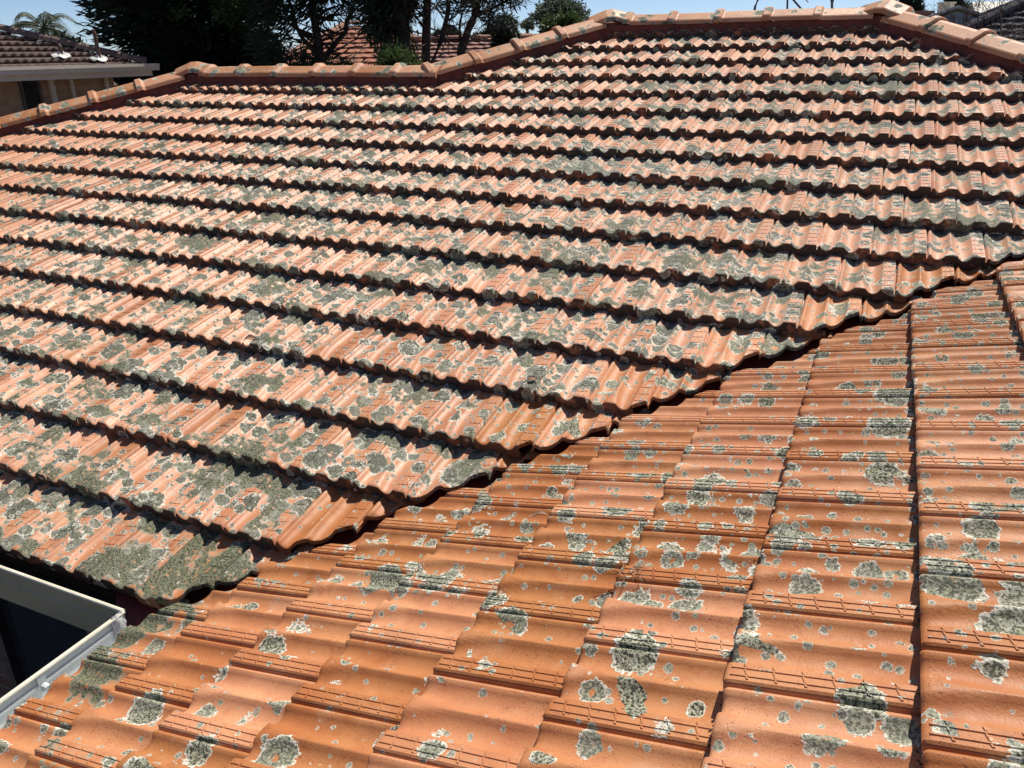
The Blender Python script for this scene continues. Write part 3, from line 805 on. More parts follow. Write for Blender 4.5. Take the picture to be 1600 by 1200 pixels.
# ---- houses behind
def far_house(name, label, corner, wdir, width, depth, eave_z, tp, mat, wall_mat, tw=.33, tg=.36, hip=True, wall=True, cap='far_cap'):
    """hipped house; the front eave starts at corner and runs along wdir, the house lies to the left-hand (away) side"""
    wdir = Vector((wdir[0], wdir[1], 0)).normalized(); bd = Vector((-wdir.y, wdir.x, 0))
    root = empty(name, (corner + wdir * width / 2 + bd * depth / 2).xy.to_3d()); tag(root, label, 'house')
    cp_ = 1 / math.sqrt(1 + tp * tp); c = Vector((corner.x, corner.y, eave_z)); hd = depth / 2; rise = hd * tp
    rl = c + wdir * (hd if hip else 0) + bd * hd + Vector((0, 0, rise)); rr = c + wdir * (width - (hd if hip else 0)) + bd * hd + Vector((0, 0, rise))
    cs = [c, c + wdir * width, c + wdir * width + bd * depth, c + bd * depth]; dn = Vector((0, 0, -.05))
    b = MB(); b.add([p + dn for p in (cs[0], cs[1], rr, rl)], [(0, 1, 2, 3)]); b.add([p + dn for p in (cs[2], cs[3], rl, rr)], [(0, 1, 2, 3)])
    b.add([p + dn for p in (cs[1], cs[2], rr)], [(0, 1, 2)]); b.add([p + dn for p in (cs[3], cs[0], rl)], [(0, 1, 2)])
    rf_ = b.build('roof', mat, root)
    tile = far_tile_mesh('far_tile', tw, tg)
    hs = hd / cp_; i_ = hd if hip else 0
    slope_tiles(c, wdir, bd * cp_ + Vector((0, 0, tp * cp_)), [(0, 0), (width, 0), (width - i_, hs), (i_, hs)], tw, tg, tile, mat, rf_, False)
    if hip:
        slope_tiles(cs[1], bd, -wdir * cp_ + Vector((0, 0, tp * cp_)), [(0, 0), (depth, 0), (hd, hs)], tw, tg, tile, mat, rf_, False)
        slope_tiles(cs[3], -bd, wdir * cp_ + Vector((0, 0, tp * cp_)), [(0, 0), (depth, 0), (hd, hs)], tw, tg, tile, mat, rf_, False)
        for a in (cs[0], cs[3]): small_caps(a + Vector((0, 0, .02)), rl + Vector((0, 0, .04)), M[cap], root, .45)
        for a in (cs[1], cs[2]): small_caps(a + Vector((0, 0, .02)), rr + Vector((0, 0, .04)), M[cap], root, .45)
    small_caps(rl + Vector((0, 0, .04)), rr + Vector((0, 0, .04)), M[cap], root, .45)
    if wall:
        b = MB(); m_ = c + wdir * width / 2 + bd * hd
        b.box((m_.x, m_.y, (eave_z - .1) / 2), width - 1, depth - 1, eave_z - .1, (wdir, bd, Vector((0, 0, 1)))); wl = b.build('wall', wall_mat, root)
        for f in (.25, .7):
            q = c + wdir * (width * f) + bd * .49; b = MB()
            b.box((q.x, q.y, 1.5), 1.5, .06, 1.2, (wdir, bd, Vector((0, 0, 1)))); wn_ = b.build('window', M['timber'], root)
            b = MB(); b.box((q.x, q.y, 1.5) , 1.38, .08, 1.08, (wdir, bd, Vector((0, 0, 1)))); b.build('pane', M['glass'], wn_)
        b = MB(); e0, e1 = cs[0] - bd * .05, cs[1] - bd * .05
        b.box(((e0.x + e1.x) / 2, (e0.y + e1.y) / 2, eave_z - .08), width, .1, .12, (wdir, bd, Vector((0, 0, 1)))); b.build('gutter', M['fascia_paint'], root)
    return root
RD = Vector((RIGHT.x, RIGHT.y, 0)).normalized()   # picture-right on the ground

def ground_dir(deg): return Vector((math.cos(math.radians(deg)), math.sin(math.radians(deg)), 0))
YD = math.degrees(YAW)
# terracotta roof seen between the conifers
c_ = at(395, 100, 27); far_house('orange_roof_house', 'orange tiled house half hidden behind the conifer trunks', c_, ground_dir(YD - 90 + 16), 7.5, 6.4, EYE - .55, .46, M['far_tile'], M['far_wall'])
c_ = at(590, 100, 25); far_house('faded_roof_house', 'long low faded red tiled house behind the bare pine trunks', c_, ground_dir(YD - 90 - 2), 9.5, 7.0, EYE - .80, .34, M['far_tile2'], M['far_wall'], hip=False)
c_ = at(655, 85, 40); far_house('brown_gable_house', 'small brown tiled house behind the long faded roof', c_, ground_dir(YD - 90 - 4), 8.5, 7.0, EYE - .7, .40, M['far_tile3'], M['far_wall'])
c_ = at(775, 80, 36); far_house('maroon_hip_house', 'brownish hipped roof house with pale ridge caps before the gum trees', c_, ground_dir(YD - 90 - 12), 10.5, 8, EYE - .55, .40, M['far_tile3'], M['far_wall'])

# ------------------------------------------------------------------ trees
class Leaves:
    def __init__(s): s.v = []; s.n = 0
    def add(s, c, d, w):
        """diamond leaves: base c, length vector d, half-width vector w (n x 3 arrays)"""
        q = np.stack([c, c + d * .45 + w, c + d, c + d * .45 - w], 1); s.v.append(q.reshape(-1, 3))
    def build(s, name, mat, parent):
        v = np.concatenate(s.v); n = len(v) // 4
        me = bpy.data.meshes.new(name); me.vertices.add(len(v)); me.vertices.foreach_set('co', v.ravel())
        me.loops.add(n * 4); me.loops.foreach_set('vertex_index', np.arange(n * 4, dtype=np.int32))
        me.polygons.add(n); me.polygons.foreach_set('loop_start', np.arange(0, n * 4, 4, dtype=np.int32)); me.polygons.foreach_set('loop_total', np.full(n, 4, np.int32))
        me.update(calc_edges=True)
        return link(name, me, mat, parent)

def unit(n):
    a = rng.normal(size=(n, 3)); return a / np.linalg.norm(a, axis=1, keepdims=True)

def in_poly(x, y, poly):
    r = np.zeros(len(x), bool); j = len(poly) - 1
    for i in range(len(poly)):
        xi, yi = poly[i]; xj, yj = poly[j]
        c = ((yi > y) != (yj > y)) & (x < (xj - xi) * (y - yi) / (yj - yi + 1e-9) + xi); r ^= c; j = i
    return r

def region_points(poly, dist, depth, n):
    """points in a crown volume whose outline is poly (photo pixels) at a distance, with real depth"""
    xs = [p[0] for p in poly]; ys = [p[1] for p in poly]; out = []
    while len(out) < n:
        x = rng.uniform(min(xs), max(xs), n); y = rng.uniform(min(ys), max(ys), n); k = in_poly(x, y, poly)
        for a, b_ in zip(x[k], y[k]): out.append((a, b_))
    out = out[:n]
    dd = dist + depth * rng.uniform(-1, 1, n)
    return np.array([tuple(at(a, b_, d)) for (a, b_), d in zip(out, dd)])

def sprays(L, centers, outward, n_leaf, length, width, spread, droop=0.0, jit=.05):
    m = len(centers)
    for _ in range(n_leaf):
        base = centers + rng.normal(0, jit, (m, 3))
        d = outward + unit(m) * spread; d[:, 2] -= droop; d /= np.linalg.norm(d, axis=1, keepdims=True)
        ln = length * rng.uniform(.6, 1.3, (m, 1)); w = np.cross(d, unit(m)); w /= np.linalg.norm(w, axis=1, keepdims=True) + 1e-6
        L.add(base, d * ln, w * width * rng.uniform(.6, 1.2, (m, 1)))

def crown(parent, poly, dist, depth, n, mat, n_leaf=12, length=.16, width=.018, spread=.7, droop=0.0, jit=.06, up=.15, name='crown', clump=0):
    c = region_points(poly, dist, depth, n)
    if clump:
        k = region_points(poly, dist, depth, clump); idx = rng.integers(0, clump, n)
        c = k[idx] * .72 + c * .28
    mid = c.mean(0); o = c - mid; o[:, 2] *= .3; o /= np.linalg.norm(o, axis=1, keepdims=True) + 1e-6; o[:, 2] += up
    L = Leaves(); sprays(L, c, o, n_leaf, length, width, spread, droop, jit)
    o_ = L.build(name, mat, parent); o_['kind'] = 'stuff'; return o_

def limb_path(p0, p1, sag=0.0, n=5, wob=.05):
    p0, p1 = Vector(p0), Vector(p1); L = (p1 - p0).length; out = []
    for i in range(n + 1):
        t_ = i / n; q = p0.lerp(p1, t_) + Vector((0, 0, -sag * math.sin(math.pi * t_)))
        if 0 < i < n: q += Vector((random.uniform(-1, 1), random.uniform(-1, 1), random.uniform(-1, 1))) * wob * L
        out.append(q)
    return out

def twiggy(mb, p0, d, L, r, depth, kids=3, bend=.5):
    """recursive bare branch"""
    p1 = Vector(p0) + d * L; pts = limb_path(p0, p1, 0, 3, .07); mb.tube(pts, [r, r * .85, r * .7, r * .5], 5 if r > .012 else 3)
    if depth <= 0: return
    for _ in range(kids):
        t_ = random.uniform(.35, 1.0); q = Vector(p0).lerp(p1, t_)
        dd = (d + Vector((random.gauss(0, bend), random.gauss(0, bend), random.gauss(.1, bend)))).normalized()
        twiggy(mb, q, dd, L * random.uniform(.45, .75), r * .52, depth - 1, kids, bend)

def px_path(pts, dist):
    return [at(px, py, dist + dz) for px, py, dz in pts]

def to_ground(p):
    return Vector((p.x, p.y, 0))

def tree(name, label, dist, trunk_px, r0, r1, crowns=(), limbs=(), group=None, cat='tree', twigs=0, twig_len=.9, bark='bark'):
    path = px_path(trunk_px, dist); base = to_ground(path[0]); root = empty(name, base); tag(root, label, cat, group)
    full = [base] + path; n = len(full)
    mb = MB(); mb.tube(full, [r0 + (r1 - r0) * i / (n - 1) for i in range(n)], 9); mb.build('trunk', M[bark], root, smooth=True)
    mb = MB(); any_ = False
    for (lp, ra, rb) in limbs:
        q = px_path(lp, dist); pts = []
        for i in range(len(q) - 1): pts += limb_path(q[i], q[i + 1], 0, 3, .05)[:-1]
        pts.append(q[-1]); mb.tube(pts, [ra + (rb - ra) * i / (len(pts) - 1) for i in range(len(pts))], 6); any_ = True
    for _ in range(twigs):
        t_ = random.uniform(.45, .98); i = min(n - 2, int(t_ * (n - 1))); q = full[i].lerp(full[i + 1], t_ * (n - 1) - i)
        if q.z < EYE - 1.2: continue
        a = random.uniform(0, 6.28); d = Vector((math.cos(a), math.sin(a), random.uniform(-.5, .5))).normalized()
        twiggy(mb, q, d, twig_len * random.uniform(.5, 1.1), .016, 2, 3, .45); any_ = True
    if any_: mb.build('branches', M[bark], root)['kind'] = 'stuff'
    for c in crowns:
        c = dict(c); crown(root, c.pop('poly'), dist + c.pop('dd', 0), c.pop('depth', 1.0), c.pop('n', 600), M[c.pop('mat', 'conifer')], **c)
    return root

G1 = 'dark conifers behind the low ridge'
tree('cypress_tree', 'dense dark cypress with ragged edge next to the brown roofed house', 20, [(265, 150, 0), (268, 20, 0), (270, -260, 0)], .20, .06,
     crowns=[dict(poly=[(112, -10), (70, -260), (470, -260), (440, -30), (430, 125), (240, 130), (205, 108), (172, 92), (146, 76), (150, 52), (133, 32), (150, 22)], n=4600, depth=1.9, n_leaf=11, length=.26, width=.028, spread=.45, up=.25, jit=.10, clump=420),
             dict(poly=[(250, 60), (300, 40), (420, 60), (440, 125), (250, 128)], n=900, depth=1.5, n_leaf=10, length=.24, width=.026, spread=.5),
             dict(poly=[(176, 112), (300, 100), (440, 100), (440, 200), (176, 200)], dd=-.6, n=900, depth=1.3, n_leaf=10, length=.26, width=.03, spread=.6, clump=150),
             dict(poly=[(335, 8), (380, 2), (405, 30), (375, 40), (340, 30)], dd=-2.0, depth=.3, n=70, mat='conifer_sun', n_leaf=14, length=.10, width=.018, spread=.8, name='sunlit_spray'),
             dict(poly=[(270, 10), (295, 12), (292, 30), (272, 28)], dd=-2.0, depth=.2, n=16, mat='conifer_sun', n_leaf=12, length=.09, width=.016, spread=.8, name='sunlit_spray')],
     limbs=[([(268, 30, 0), (330, 10, -.4), (390, 20, -.9)], .035, .012), ([(268, 60, 0), (360, 50, -.3), (425, 30, 0)], .03, .01)], group=None)
LB = []
for k in range(34):
    x0 = random.choice((488, 500, 520)); y0 = random.uniform(20, 105); sx = random.choice((-1, 1)); dx = random.uniform(25, 95)
    LB.append(([(x0, y0, 0), (x0 + sx * dx * .5, y0 - random.uniform(-8, 22), random.uniform(-.5, .5)), (x0 + sx * dx, y0 - random.uniform(-30, 45), random.uniform(-1, 1))], random.uniform(.018, .032), .006))
tree('forked_conifer', 'dark conifer with tangled bare lower branches before the orange roof', 17.5, [(505, 150, 0), (498, 70, 0), (488, 10, 0), (480, -240, 0)], .13, .05,
     crowns=[dict(poly=[(400, -240), (600, -240), (600, -10), (590, 22), (560, 34), (530, 26), (500, 40), (470, 22), (440, 34), (425, 70), (420, 110), (395, 110)], n=1500, depth=1.5, n_leaf=11, length=.19, width=.021, spread=.5, jit=.10, clump=170, droop=.2),
             dict(poly=[(400, 60), (470, 85), (520, 100), (570, 95), (590, 118), (400, 118)], n=260, depth=1.2, n_leaf=9, length=.17, width=.016, spread=.8, clump=60)],
     limbs=LB + [([(503, 100, 0), (540, 50, .2), (555, 0, .3), (560, -90, .3)], .06, .03), ([(500, 95, 0), (462, 40, -.2), (450, -20, -.2)], .05, .025)], twigs=14)
tree('shaggy_conifer', 'shaggy dark conifer with thick trunk beside the bare pine trunks', 15, [(632, 150, 0), (630, 60, 0), (622, 0, 0), (615, -240, 0)], .19, .09,
     crowns=[dict(poly=[(575, -240), (660, -240), (652, 5), (640, 22), (644, 70), (640, 105), (600, 110), (585, 84), (570, 66), (585, 42), (560, 28)], n=1150, depth=1.1, n_leaf=11, length=.18, width=.02, spread=.5, jit=.09, clump=130, droop=.3)],
     limbs=[([(630, 60, 0), (645, 72, 0), (655, 95, .2)], .03, .015), ([(626, 20, 0), (600, 25, -.3), (575, 45, -.5)], .03, .01)], twigs=5)
sh = tree('leafy_shrub', 'small sunlit green shrub at the foot of the shaggy conifer', 12.3, [(622, 135, 0), (622, 100, 0)], .04, .02,
     crowns=[dict(poly=[(593, 104), (600, 86), (620, 76), (640, 80), (652, 96), (655, 130), (592, 130)], n=420, depth=.5, mat='green', n_leaf=10, length=.10, width=.016, spread=.9, up=.5, jit=.05, clump=70, name='foliage')], cat='shrub')
tree('bare_pine', 'straight bare pine trunk rising through dead twigs', 15, [(664, 150, 0), (666, 60, 0), (668, 0, 0), (670, -230, 0)], .095, .06, crowns=[dict(poly=[(600, -330), (760, -330), (720, -190), (640, -190)], n=500, depth=1.2, n_leaf=12, length=.18, width=.014, spread=.8)],
     limbs=[([(666, 48, 0), (650, 25, .2), (640, 20, .4)], .014, .006), ([(667, 22, 0), (685, 5, .2), (705, -25, .4)], .018, .01), ([(666, 30, 0), (645, 10, -.2), (640, -15, -.3)], .013, .007)], twigs=22, twig_len=1.0)
tree('leaning_pine', 'slim leaning pine trunk crossing in front of the faded roof', 14.6, [(652, 140, 0), (672, 105, 0), (690, 62, 0), (700, 20, 0), (705, -230, 0)], .07, .03,
     crowns=[dict(poly=[(690, 4), (722, 0), (728, 14), (712, 20), (698, 16)], n=22, depth=.3, n_leaf=12, length=.14, width=.012, spread=.8), dict(poly=[(660, -300), (760, -300), (740, -200), (680, -200)], n=300, depth=1, n_leaf=12, length=.18, width=.014, spread=.8)],
     limbs=[([(690, 62, 0), (706, 24, .2), (716, 0, .3)], .016, .008), ([(697, 30, 0), (712, 14, -.2), (726, 4, -.4)], .014, .006)], twigs=14, twig_len=.8)
tree('spreading_pine', 'pine forking right with dark needle masses over the maroon roof', 15.5, [(716, 140, 0), (720, 85, 0), (731, 48, 0), (744, 20, 0), (752, -60, 0)], .085, .05,
     crowns=[dict(poly=[(722, -90), (850, -90), (818, 2), (806, 12), (796, 8), (784, 17), (770, 12), (752, 22), (740, 14), (728, 20), (716, 14), (722, -10)], n=430, depth=1.2, n_leaf=13, length=.17, width=.014, spread=.8, droop=.3, jit=.08, clump=70),
             dict(poly=[(758, 22), (772, 20), (786, 34), (780, 42), (764, 34)], n=26, depth=.4, n_leaf=12, length=.15, width=.013, spread=.7, droop=.5)],
     limbs=[([(731, 48, 0), (740, 18, .3), (738, -20, .4)], .05, .03), ([(742, 26, 0), (768, 14, -.3), (800, -4, -.5)], .035, .015), ([(745, 16, 0), (765, 22, .2), (786, 40, .4)], .025, .01), ([(722, 80, 0), (718, 45, 0), (722, 15, .2)], .03, .015)], twigs=12, twig_len=.8)
tree('drooping_cypress', 'small dark drooping cypress top at the end of the pine boughs', 17, [(790, 120, 0), (792, 60, 0), (790, 30, 0)], .07, .02,
     crowns=[dict(poly=[(784, 26), (796, 26), (803, 40), (806, 66), (806, 90), (776, 90), (777, 60), (779, 38)], n=330, depth=.28, n_leaf=12, length=.13, width=.016, spread=.5, droop=.8, jit=.05)])
for i, (nm, lb, d, poly, mt, tr) in enumerate((
    ('round_tree', 'round green tree behind the long faded roof, beside the straight pine trunk', 60, [(600, 72), (604, 58), (620, 50), (640, 52), (652, 60), (656, 75)], 'green', 628),
    ('dark_round_tree', 'dark round tree over the long faded roof between two pine trunks', 58, [(676, 72), (678, 56), (690, 46), (706, 45), (720, 54), (722, 72)], 'darkgreen', 700),
    ('low_far_tree', 'low greyish tree behind the brown gable roof', 66, [(736, 66), (738, 52), (746, 47), (753, 55), (755, 66)], 'gum', 745),
    ('bushy_far_tree', 'bushy dark tree beside the drooping cypress', 56, [(750, 62), (753, 48), (765, 39), (776, 42), (779, 60)], 'darkgreen', 766),
    ('tall_gum_tree', 'tall open gum tree behind the maroon hipped roof', 52, [(836, 48), (832, 30), (840, 12), (850, 6), (858, 8), (862, -4), (880, -8), (900, 2), (908, 4), (905, 14), (912, 20), (922, 24), (922, 34), (912, 48)], 'gum', 872),
    ('small_gum_tree', 'small rounded gum tree beside the tall gum', 54, [(814, 46), (815, 34), (822, 28), (829, 23), (834, 34), (834, 46)], 'gum', 824),
    ('bright_bush', 'bright green bush under the tall gum tree', 48, [(846, 50), (850, 32), (864, 27), (880, 30), (892, 22), (904, 24), (906, 50)], 'green', 876),
    ('ridge_bush', 'small bush seen just over the high ridge beside the antenna', 40, [(1226, 70), (1234, 24), (1237, 19), (1241, 16), (1245, 20), (1249, 26), (1258, 70)], 'darkgreen', 1241),
    ('far_tuft_tree', 'small dark tree top beside the thick pole', 46, [(1312, 70), (1321, 22), (1324, 14), (1332, 10), (1338, 16), (1341, 24), (1350, 70)], 'darkgreen', 1330),
    ('leafy_far_tree', 'leafy tree top behind the junction cap of the high ridge', 38, [(1366, 76), (1377, 26), (1380, 6), (1392, 2), (1402, 8), (1410, 24), (1420, 76)], 'darkgreen', 1392))):
    pxm = FPX / d; w_ = (max(p[0] for p in poly) - min(p[0] for p in poly)) / pxm
    tree(nm, lb, d, [(tr, max(p[1] for p in poly) + 6, 0), (tr, min(p[1] for p in poly) + 8, 0)], .16, .05, cat='bush' if 'bush' in nm else 'tree',
         crowns=[dict(poly=poly, n=int(160 + 130 * w_), depth=max(.6, w_ * .4), mat=mt, n_leaf=8, length=min(.28, .05 + w_ * .10), width=min(.06, .01 + w_ * .022), spread=1.0, jit=min(.15, w_ * .05), up=.3, clump=int(20 + 9 * w_))])
for (px, lb, w_, top_) in ((1421, 'dark columnar cypress rising behind the maroon chimney', 13, -60), (1492, 'dark columnar cypress behind the grey gable', 10, -60)):
    tree('columnar_cypress', lb, 30, [(px, 60, 0), (px, top_ + 20, 0)], .12, .03, crowns=[dict(poly=[(px - w_, 60), (px - w_ * .95, 10), (px - w_ * .5, top_), (px + w_ * .5, top_), (px + w_ * .95, 8), (px + w_, 60)], n=520, depth=.32, mat='conifer', n_leaf=9, length=.22, width=.03, spread=.35, up=1.2, jit=.07)])

# ---- palm behind the brown roof
pc = at(68, 44, 26); root = empty('palm_tree', to_ground(pc)); tag(root, 'feathery palm crown showing over the brown tiled roof', 'tree')
mb = MB(); mb.tube([to_ground(pc), pc + Vector((0, 0, -1.2)), pc], [.16, .12, .10], 9); mb.build('trunk', M['bark'], root)
for k in range(22):
    a = k * 2.4 + random.uniform(-.2, .2); el = random.uniform(-.1, 1.2); L_ = random.uniform(1.0, 1.6)
    hd_ = Vector((math.cos(a), math.sin(a), 0)); pts = []
    for i in range(9):
        t_ = i / 8; pts.append(pc + hd_ * (L_ * t_ * math.cos(el) * 1.0) + Vector((0, 0, L_ * (math.sin(el) * t_ - .75 * t_ * t_))))
    fr = MB(); fr.tube(pts, [.016 - .0015 * i for i in range(9)], 4)
    lv = Leaves()
    for i in range(1, 8):
        for q in range(5):
            p = pts[i].lerp(pts[min(8, i + 1)], q / 5); d = (pts[min(8, i + 1)] - pts[i]).normalized(); sd_ = d.cross(Vector((0, 0, 1))).normalized()
            for sg in (-1, 1):
                dv = (sd_ * sg * .8 + d * .5 + Vector((0, 0, -.55))).normalized() * random.uniform(.18, .30)
                lv.add(np.array([p]), np.array([dv]), np.array([d * .012]))
    fo = fr.build('frond', M['palm'], root); lv.build('leaflets', M['palm'], fo)
hd1 = tree('hedge_bush', 'dark bushy tree top low behind the brown roof hip', 24, [(105, 95, 0), (105, 72, 0)], .08, .04, cat='bush',
     crowns=[dict(poly=[(84, 90), (88, 62), (98, 58), (108, 66), (122, 72), (136, 82), (140, 96)], n=380, depth=.6, mat='darkgreen', n_leaf=9, length=.16, width=.03, spread=1.0, jit=.08, clump=60)])

# ------------------------------------------------------------------ right-hand neighbours
def gable_house(name, label, apex_pt, wdir, half, drop, length, roof_mat, wall_mat, thick=.10, over=.25):
    wdir = Vector((wdir[0], wdir[1], 0)).normalized(); bd = Vector((-wdir.y, wdir.x, 0)); a = apex_pt
    root = empty(name, to_ground(a + bd * length / 2)); tag(root, label, 'house')
    l, r = a - wdir * half - Vector((0, 0, drop)), a + wdir * half - Vector((0, 0, drop)); bk = bd * length
    b = MB(); lo = lambda p: Vector((p.x, p.y, 0))
    inn = .06
    b.add([lo(l), lo(r), r - Vector((0, 0, inn)), a - Vector((0, 0, inn)), l - Vector((0, 0, inn))], [(0, 1, 2, 3, 4)])
    b.add([lo(r), lo(r) + bk, r + bk - Vector((0, 0, inn)), r - Vector((0, 0, inn))], [(0, 1, 2, 3)])
    b.add([lo(l) + bk, lo(l), l - Vector((0, 0, inn)), l + bk - Vector((0, 0, inn))], [(0, 1, 2, 3)])
    wl = b.build('wall', wall_mat, root)
    for sg, e in ((-1, l), (1, r)):
        ee = e + wdir * sg * over - Vector((0, 0, over * drop / half)); f0 = -bd * over
        b = MB(); up = Vector((0, 0, thick))
        for i in range(1):
            q = [a + f0, ee + f0, ee + bk, a + bk]
            b.add([p for p in q] + [p + up for p in q], [(0, 1, 2, 3), (7, 6, 5, 4), (0, 4, 5, 1), (1, 5, 6, 2), (2, 6, 7, 3), (3, 7, 4, 0)])
        rp = b.build('roof', roof_mat, root)
        n = int(length / .4)
        for i in range(n):                       # standing seams
            o_ = f0 + bd * ((length + over) * (i + .5) / n); s_ = MB(); d_ = (ee - a); m_ = (a + ee) / 2 + o_ + up
            s_.box(m_, d_.length, .03, .03, (d_.normalized(), bd, d_.normalized().cross(bd))); s_.build('seam', roof_mat, rp)
    return root
gable_house('grey_gable_house', 'grey-green gable end with pale metal roof beyond the right hip', at(1497, 13, 21), ground_dir(YD - 90 - 24), 3.0, 1.05, 6.0, M['pale_roof'], M['weatherboard'], thick=.05, over=.10)
gable_house('pale_roof_house', 'wide pale cream roofed house behind the grey gable', at(1690, 4, 29), ground_dir(YD - 22), 3.6, .95, 2.7, M['pale_roof'], M['far_wall'])
c_ = at(1322, 80, 16.0); far_house('grey_tile_house', 'dark grey tiled roof behind the bare twiggy shrub', c_, ground_dir(YD - 90 - 22), 9.5, 7.6, EYE - .62, .44, M['grey_tile'], M['far_wall'], tw=.26, tg=.26, cap='grey_tile')
# brick chimney standing over a low roof, and a white vent stack
q = at(1436, 22, 24); root = empty('brick_chimney', to_ground(q)); tag(root, 'squat maroon brick chimney just over the right hip caps', 'chimney')
b = MB(); b.box((q.x, q.y, (q.z) / 2), .42, .42, q.z, (RD, Vector((-RD.y, RD.x, 0)), Vector((0, 0, 1)))); b.build('stack', M['chimney_brick'], root)
b = MB(); b.box((q.x, q.y, q.z + .03), .50, .50, .07, (RD, Vector((-RD.y, RD.x, 0)), Vector((0, 0, 1)))); b.build('cap', M['chimney_brick'], root)
q = at(1479, 6, 27); root = empty('white_chimney', to_ground(q)); tag(root, 'pale rendered chimney beside the columnar cypress', 'chimney')
b = MB(); b.box((q.x, q.y, q.z / 2), .30, .30, q.z, (RD, Vector((-RD.y, RD.x, 0)), Vector((0, 0, 1)))); b.build('stack', M['fascia_paint'], root)
b = MB(); b.box((q.x, q.y, q.z + .02), .36, .36, .05, (RD, Vector((-RD.y, RD.x, 0)), Vector((0, 0, 1)))); b.build('cap', M['fascia_paint'], root)
# bare shrub
base = at(1555, 78, 13.2); root = empty('bare_shrub', to_ground(base)); tag(root, 'tall leafless twiggy shrub in front of the dark grey roof', 'shrub')
mb = MB()
for k in range(22):
    px = random.uniform(1475, 1640); p0 = at(px + random.uniform(-8, 8), random.uniform(85, 120), 13.2 + random.uniform(-.7, .7)); top_ = at(px + random.uniform(-30, 30), random.uniform(6, 50), 13.2 + random.uniform(-.7, .7))
    d = (top_ - p0); twiggy(mb, p0, d.normalized(), d.length * .75, .011, 3, 3, .38)
    mb.tube([Vector((base.x + (p0.x - base.x) * .4, base.y + (p0.y - base.y) * .4, 0)), p0], [.014, .009], 5)
mb.build('branches', M['twig'], root)['kind'] = 'stuff'

# ------------------------------------------------------------------ poles and antenna
def rear_z(p): return ZE + T * (2 * R2 * U - p.y) + DZ * U
q = at(1230, 18, 8.6); root = empty('television_antenna', (q.x, q.y, rear_z(q))); tag(root, 'thin television antenna frame standing behind the high ridge', 'antenna')
b = MB(); b.tube([Vector((q.x, q.y, rear_z(q) - .03)), q, at(1232, -70, 8.6)], [.011, .010, .009], 6); b.build('mast', M['metal'], root)
b = MB(); b.tube([at(1259, 22, 8.7), at(1238, -2, 8.6), at(1233, -10, 8.6)], .009, 5); b.build('stay', M['metal'], root)
b = MB(); b.tube([at(1215, -22, 8.5), at(1233, -10, 8.6), at(1262, -2, 8.8)], .010, 5); b.build('boom', M['metal'], root)
for f in range(5):
    p = at(1215 + f * 11, -22 + f * 5, 8.5 + f * .07); b = MB(); b.tube([p - RD * .02 + Vector((0, -.25, .02)), p + Vector((0, .25, -.02))], .004, 5); b.build('element', M['metal'], root)
q0 = at(1178, 22, 26); root = empty('lamp_post', to_ground(q0)); tag(root, 'thin curved grey lamp post over the high ridge', 'lamp post')
b = MB(); b.tube([to_ground(q0), q0, at(1180, 10, 26), at(1184, 0, 26), at(1192, -12, 26), at(1210, -20, 26)], [.06, .035, .033, .03, .028, .025], 8); b.build('pole', M['metal'], root)
b = MB(); hq = at(1216, -20, 26); b.tube([hq - RD * .3, hq - RD * .1, hq + RD * .3], [.03, .07, .03], 8); b.build('lamp_head', M['metal'], root)
q0 = at(1300, 22, 24); root = empty('utility_pole', to_ground(q0)); tag(root, 'dark upright pole over the high ridge near its junction cap', 'pole')
b = MB(); b.tube([to_ground(q0), q0, at(1300, -90, 24)], [.06, .032, .03], 9); b.build('post', M['metal'], root)
b = MB(); b.tube([at(1299, 4, 24), at(1296, -6, 24)], .014, 6); b.tube([at(1301, 6, 24), at(1304, -4, 24)], .012, 6); b.build('bracket', M['metal'], root)

# ------------------------------------------------------------------ small things on the roof
def on_slope(px, py, which, lift=0.0):
    o, eu_, ev_, n = slope_frame(which); r = ray(px, py); s = (o + n * lift - CAM).dot(n) / r.dot(n); return CAM + r * s, eu_, ev_, n
def dry_leaf(px, py, which, L_, W_, ang, label):
    p, eu_, ev_, n = on_slope(px, py, which, .004); b = MB()
    d = eu_ * math.cos(ang) + ev_ * math.sin(ang); w = n.cross(d); rings = []
    for i in range(9):
        t_ = i / 8; hw = W_ * math.sin(math.pi * min(.98, t_ * .93 + .04)) ** .8; c = p + d * (L_ * (t_ - .5)) + n * (.004 + .006 * math.sin(t_ * 5) + .012 * t_ * t_)
        rings.append([c - w * hw + n * (hw * .7), c - w * hw * .5 + n * hw * .15, c, c + w * hw * .5 + n * hw * .15, c + w * hw + n * hw * .6])
    b.loft(rings, closed=False, cap=False)
    th = [[q - n * .0008 for q in r] for r in rings]; b.loft([list(reversed(r)) for r in th], closed=False, cap=False)
    o = b.build('dry_leaf', M['dryleaf'], None, smooth=True); tag(o, label, 'leaf')
dry_leaf(842, 809, 'B', .055, .010, math.radians(-75), 'curled dry brown leaf lying on the cleaner orange slope')
dry_leaf(832, 596, 'A', .045, .011, math.radians(40), 'small dry leaf caught on a lichened tile near the valley')
dry_leaf(392, 532, 'A', .07, .018, math.radians(10), 'dark curled leaf on the lichened slope')
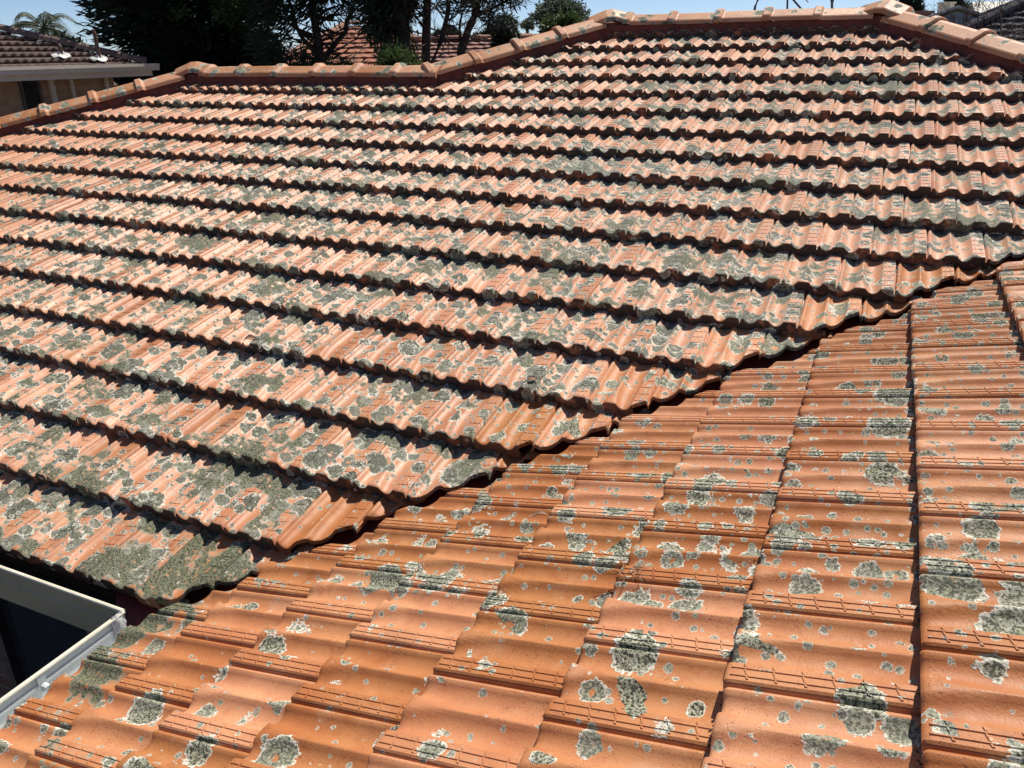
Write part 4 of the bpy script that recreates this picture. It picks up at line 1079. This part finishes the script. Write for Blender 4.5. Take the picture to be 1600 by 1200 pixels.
def straw(px, py, which, n_, L_, label):
    b = MB()
    for _ in range(n_):
        p, eu_, ev_, n = on_slope(px + random.uniform(-8, 8), py + random.uniform(-10, 10), which, .002)
        a = random.uniform(0, 6.28); d = (eu_ * math.cos(a) + ev_ * math.sin(a) + n * random.uniform(.1, .7)).normalized(); l = L_ * random.uniform(.5, 1.2); sd_ = d.cross(n)
        b.tube([p, p + d * l * .5 + n * l * .12, p + d * l + sd_ * l * random.uniform(-.3, .3)], [.0010, .0009, .0005], 3)
    o = b.build('straw_tuft', M['straw'], None); tag(o, label, 'straw')
straw(982, 898, 'B', 26, .05, 'tuft of dry straw wedged between tiles of the cleaner slope')
straw(905, 740, 'A', 8, .06, 'loose dry straws over the valley gap')
straw(846, 622, 'A', 6, .07, 'thin dry stalk standing on the lichened butt edge')
straw(1190, 548, 'A', 7, .05, 'dry stalks at the cut tiles beside the upper valley')
straw(130, 655, 'A', 5, .05, 'curled dry stalk under a lichened tile edge')

# black moss and dust along the butts of the near slope
mv = []; mf = []
o_, eu_, ev_, n_ = slope_frame('B')
for k in range(1, 11):
    dens_ = {7: 1.0, 6: .7, 8: 1.0, 9: .8}.get(k, .28)
    for _ in range(int(2600 * dens_)):
        y = random.uniform(-2.4, 7.5)
        if k - y < .5: continue
        if math.sin(y * 9.1 + k * 2.3) + math.sin(y * 3.7 + k) + random.uniform(-1, 1) < .1: continue
        p = o_ + eu_ * (-y * U) + ev_ * (k * GS - abs(random.gauss(0, .006)) + .002) + n_ * random.uniform(-.044, -.012)
        s = random.uniform(.0018, .0045); b0 = len(mv); q = [Vector((random.gauss(0, 1), random.gauss(0, 1), random.gauss(0, 1))).normalized() * s for _ in range(4)]
        mv += [tuple(p + x) for x in q]; mf += [(b0, b0 + 1, b0 + 2), (b0, b0 + 2, b0 + 3), (b0, b0 + 3, b0 + 1), (b0 + 1, b0 + 3, b0 + 2)]
me = bpy.data.meshes.new('moss'); me.from_pydata(mv, [], mf); me.update()
o = link('moss', me, M['debris'], slopeB); o['kind'] = 'stuff'
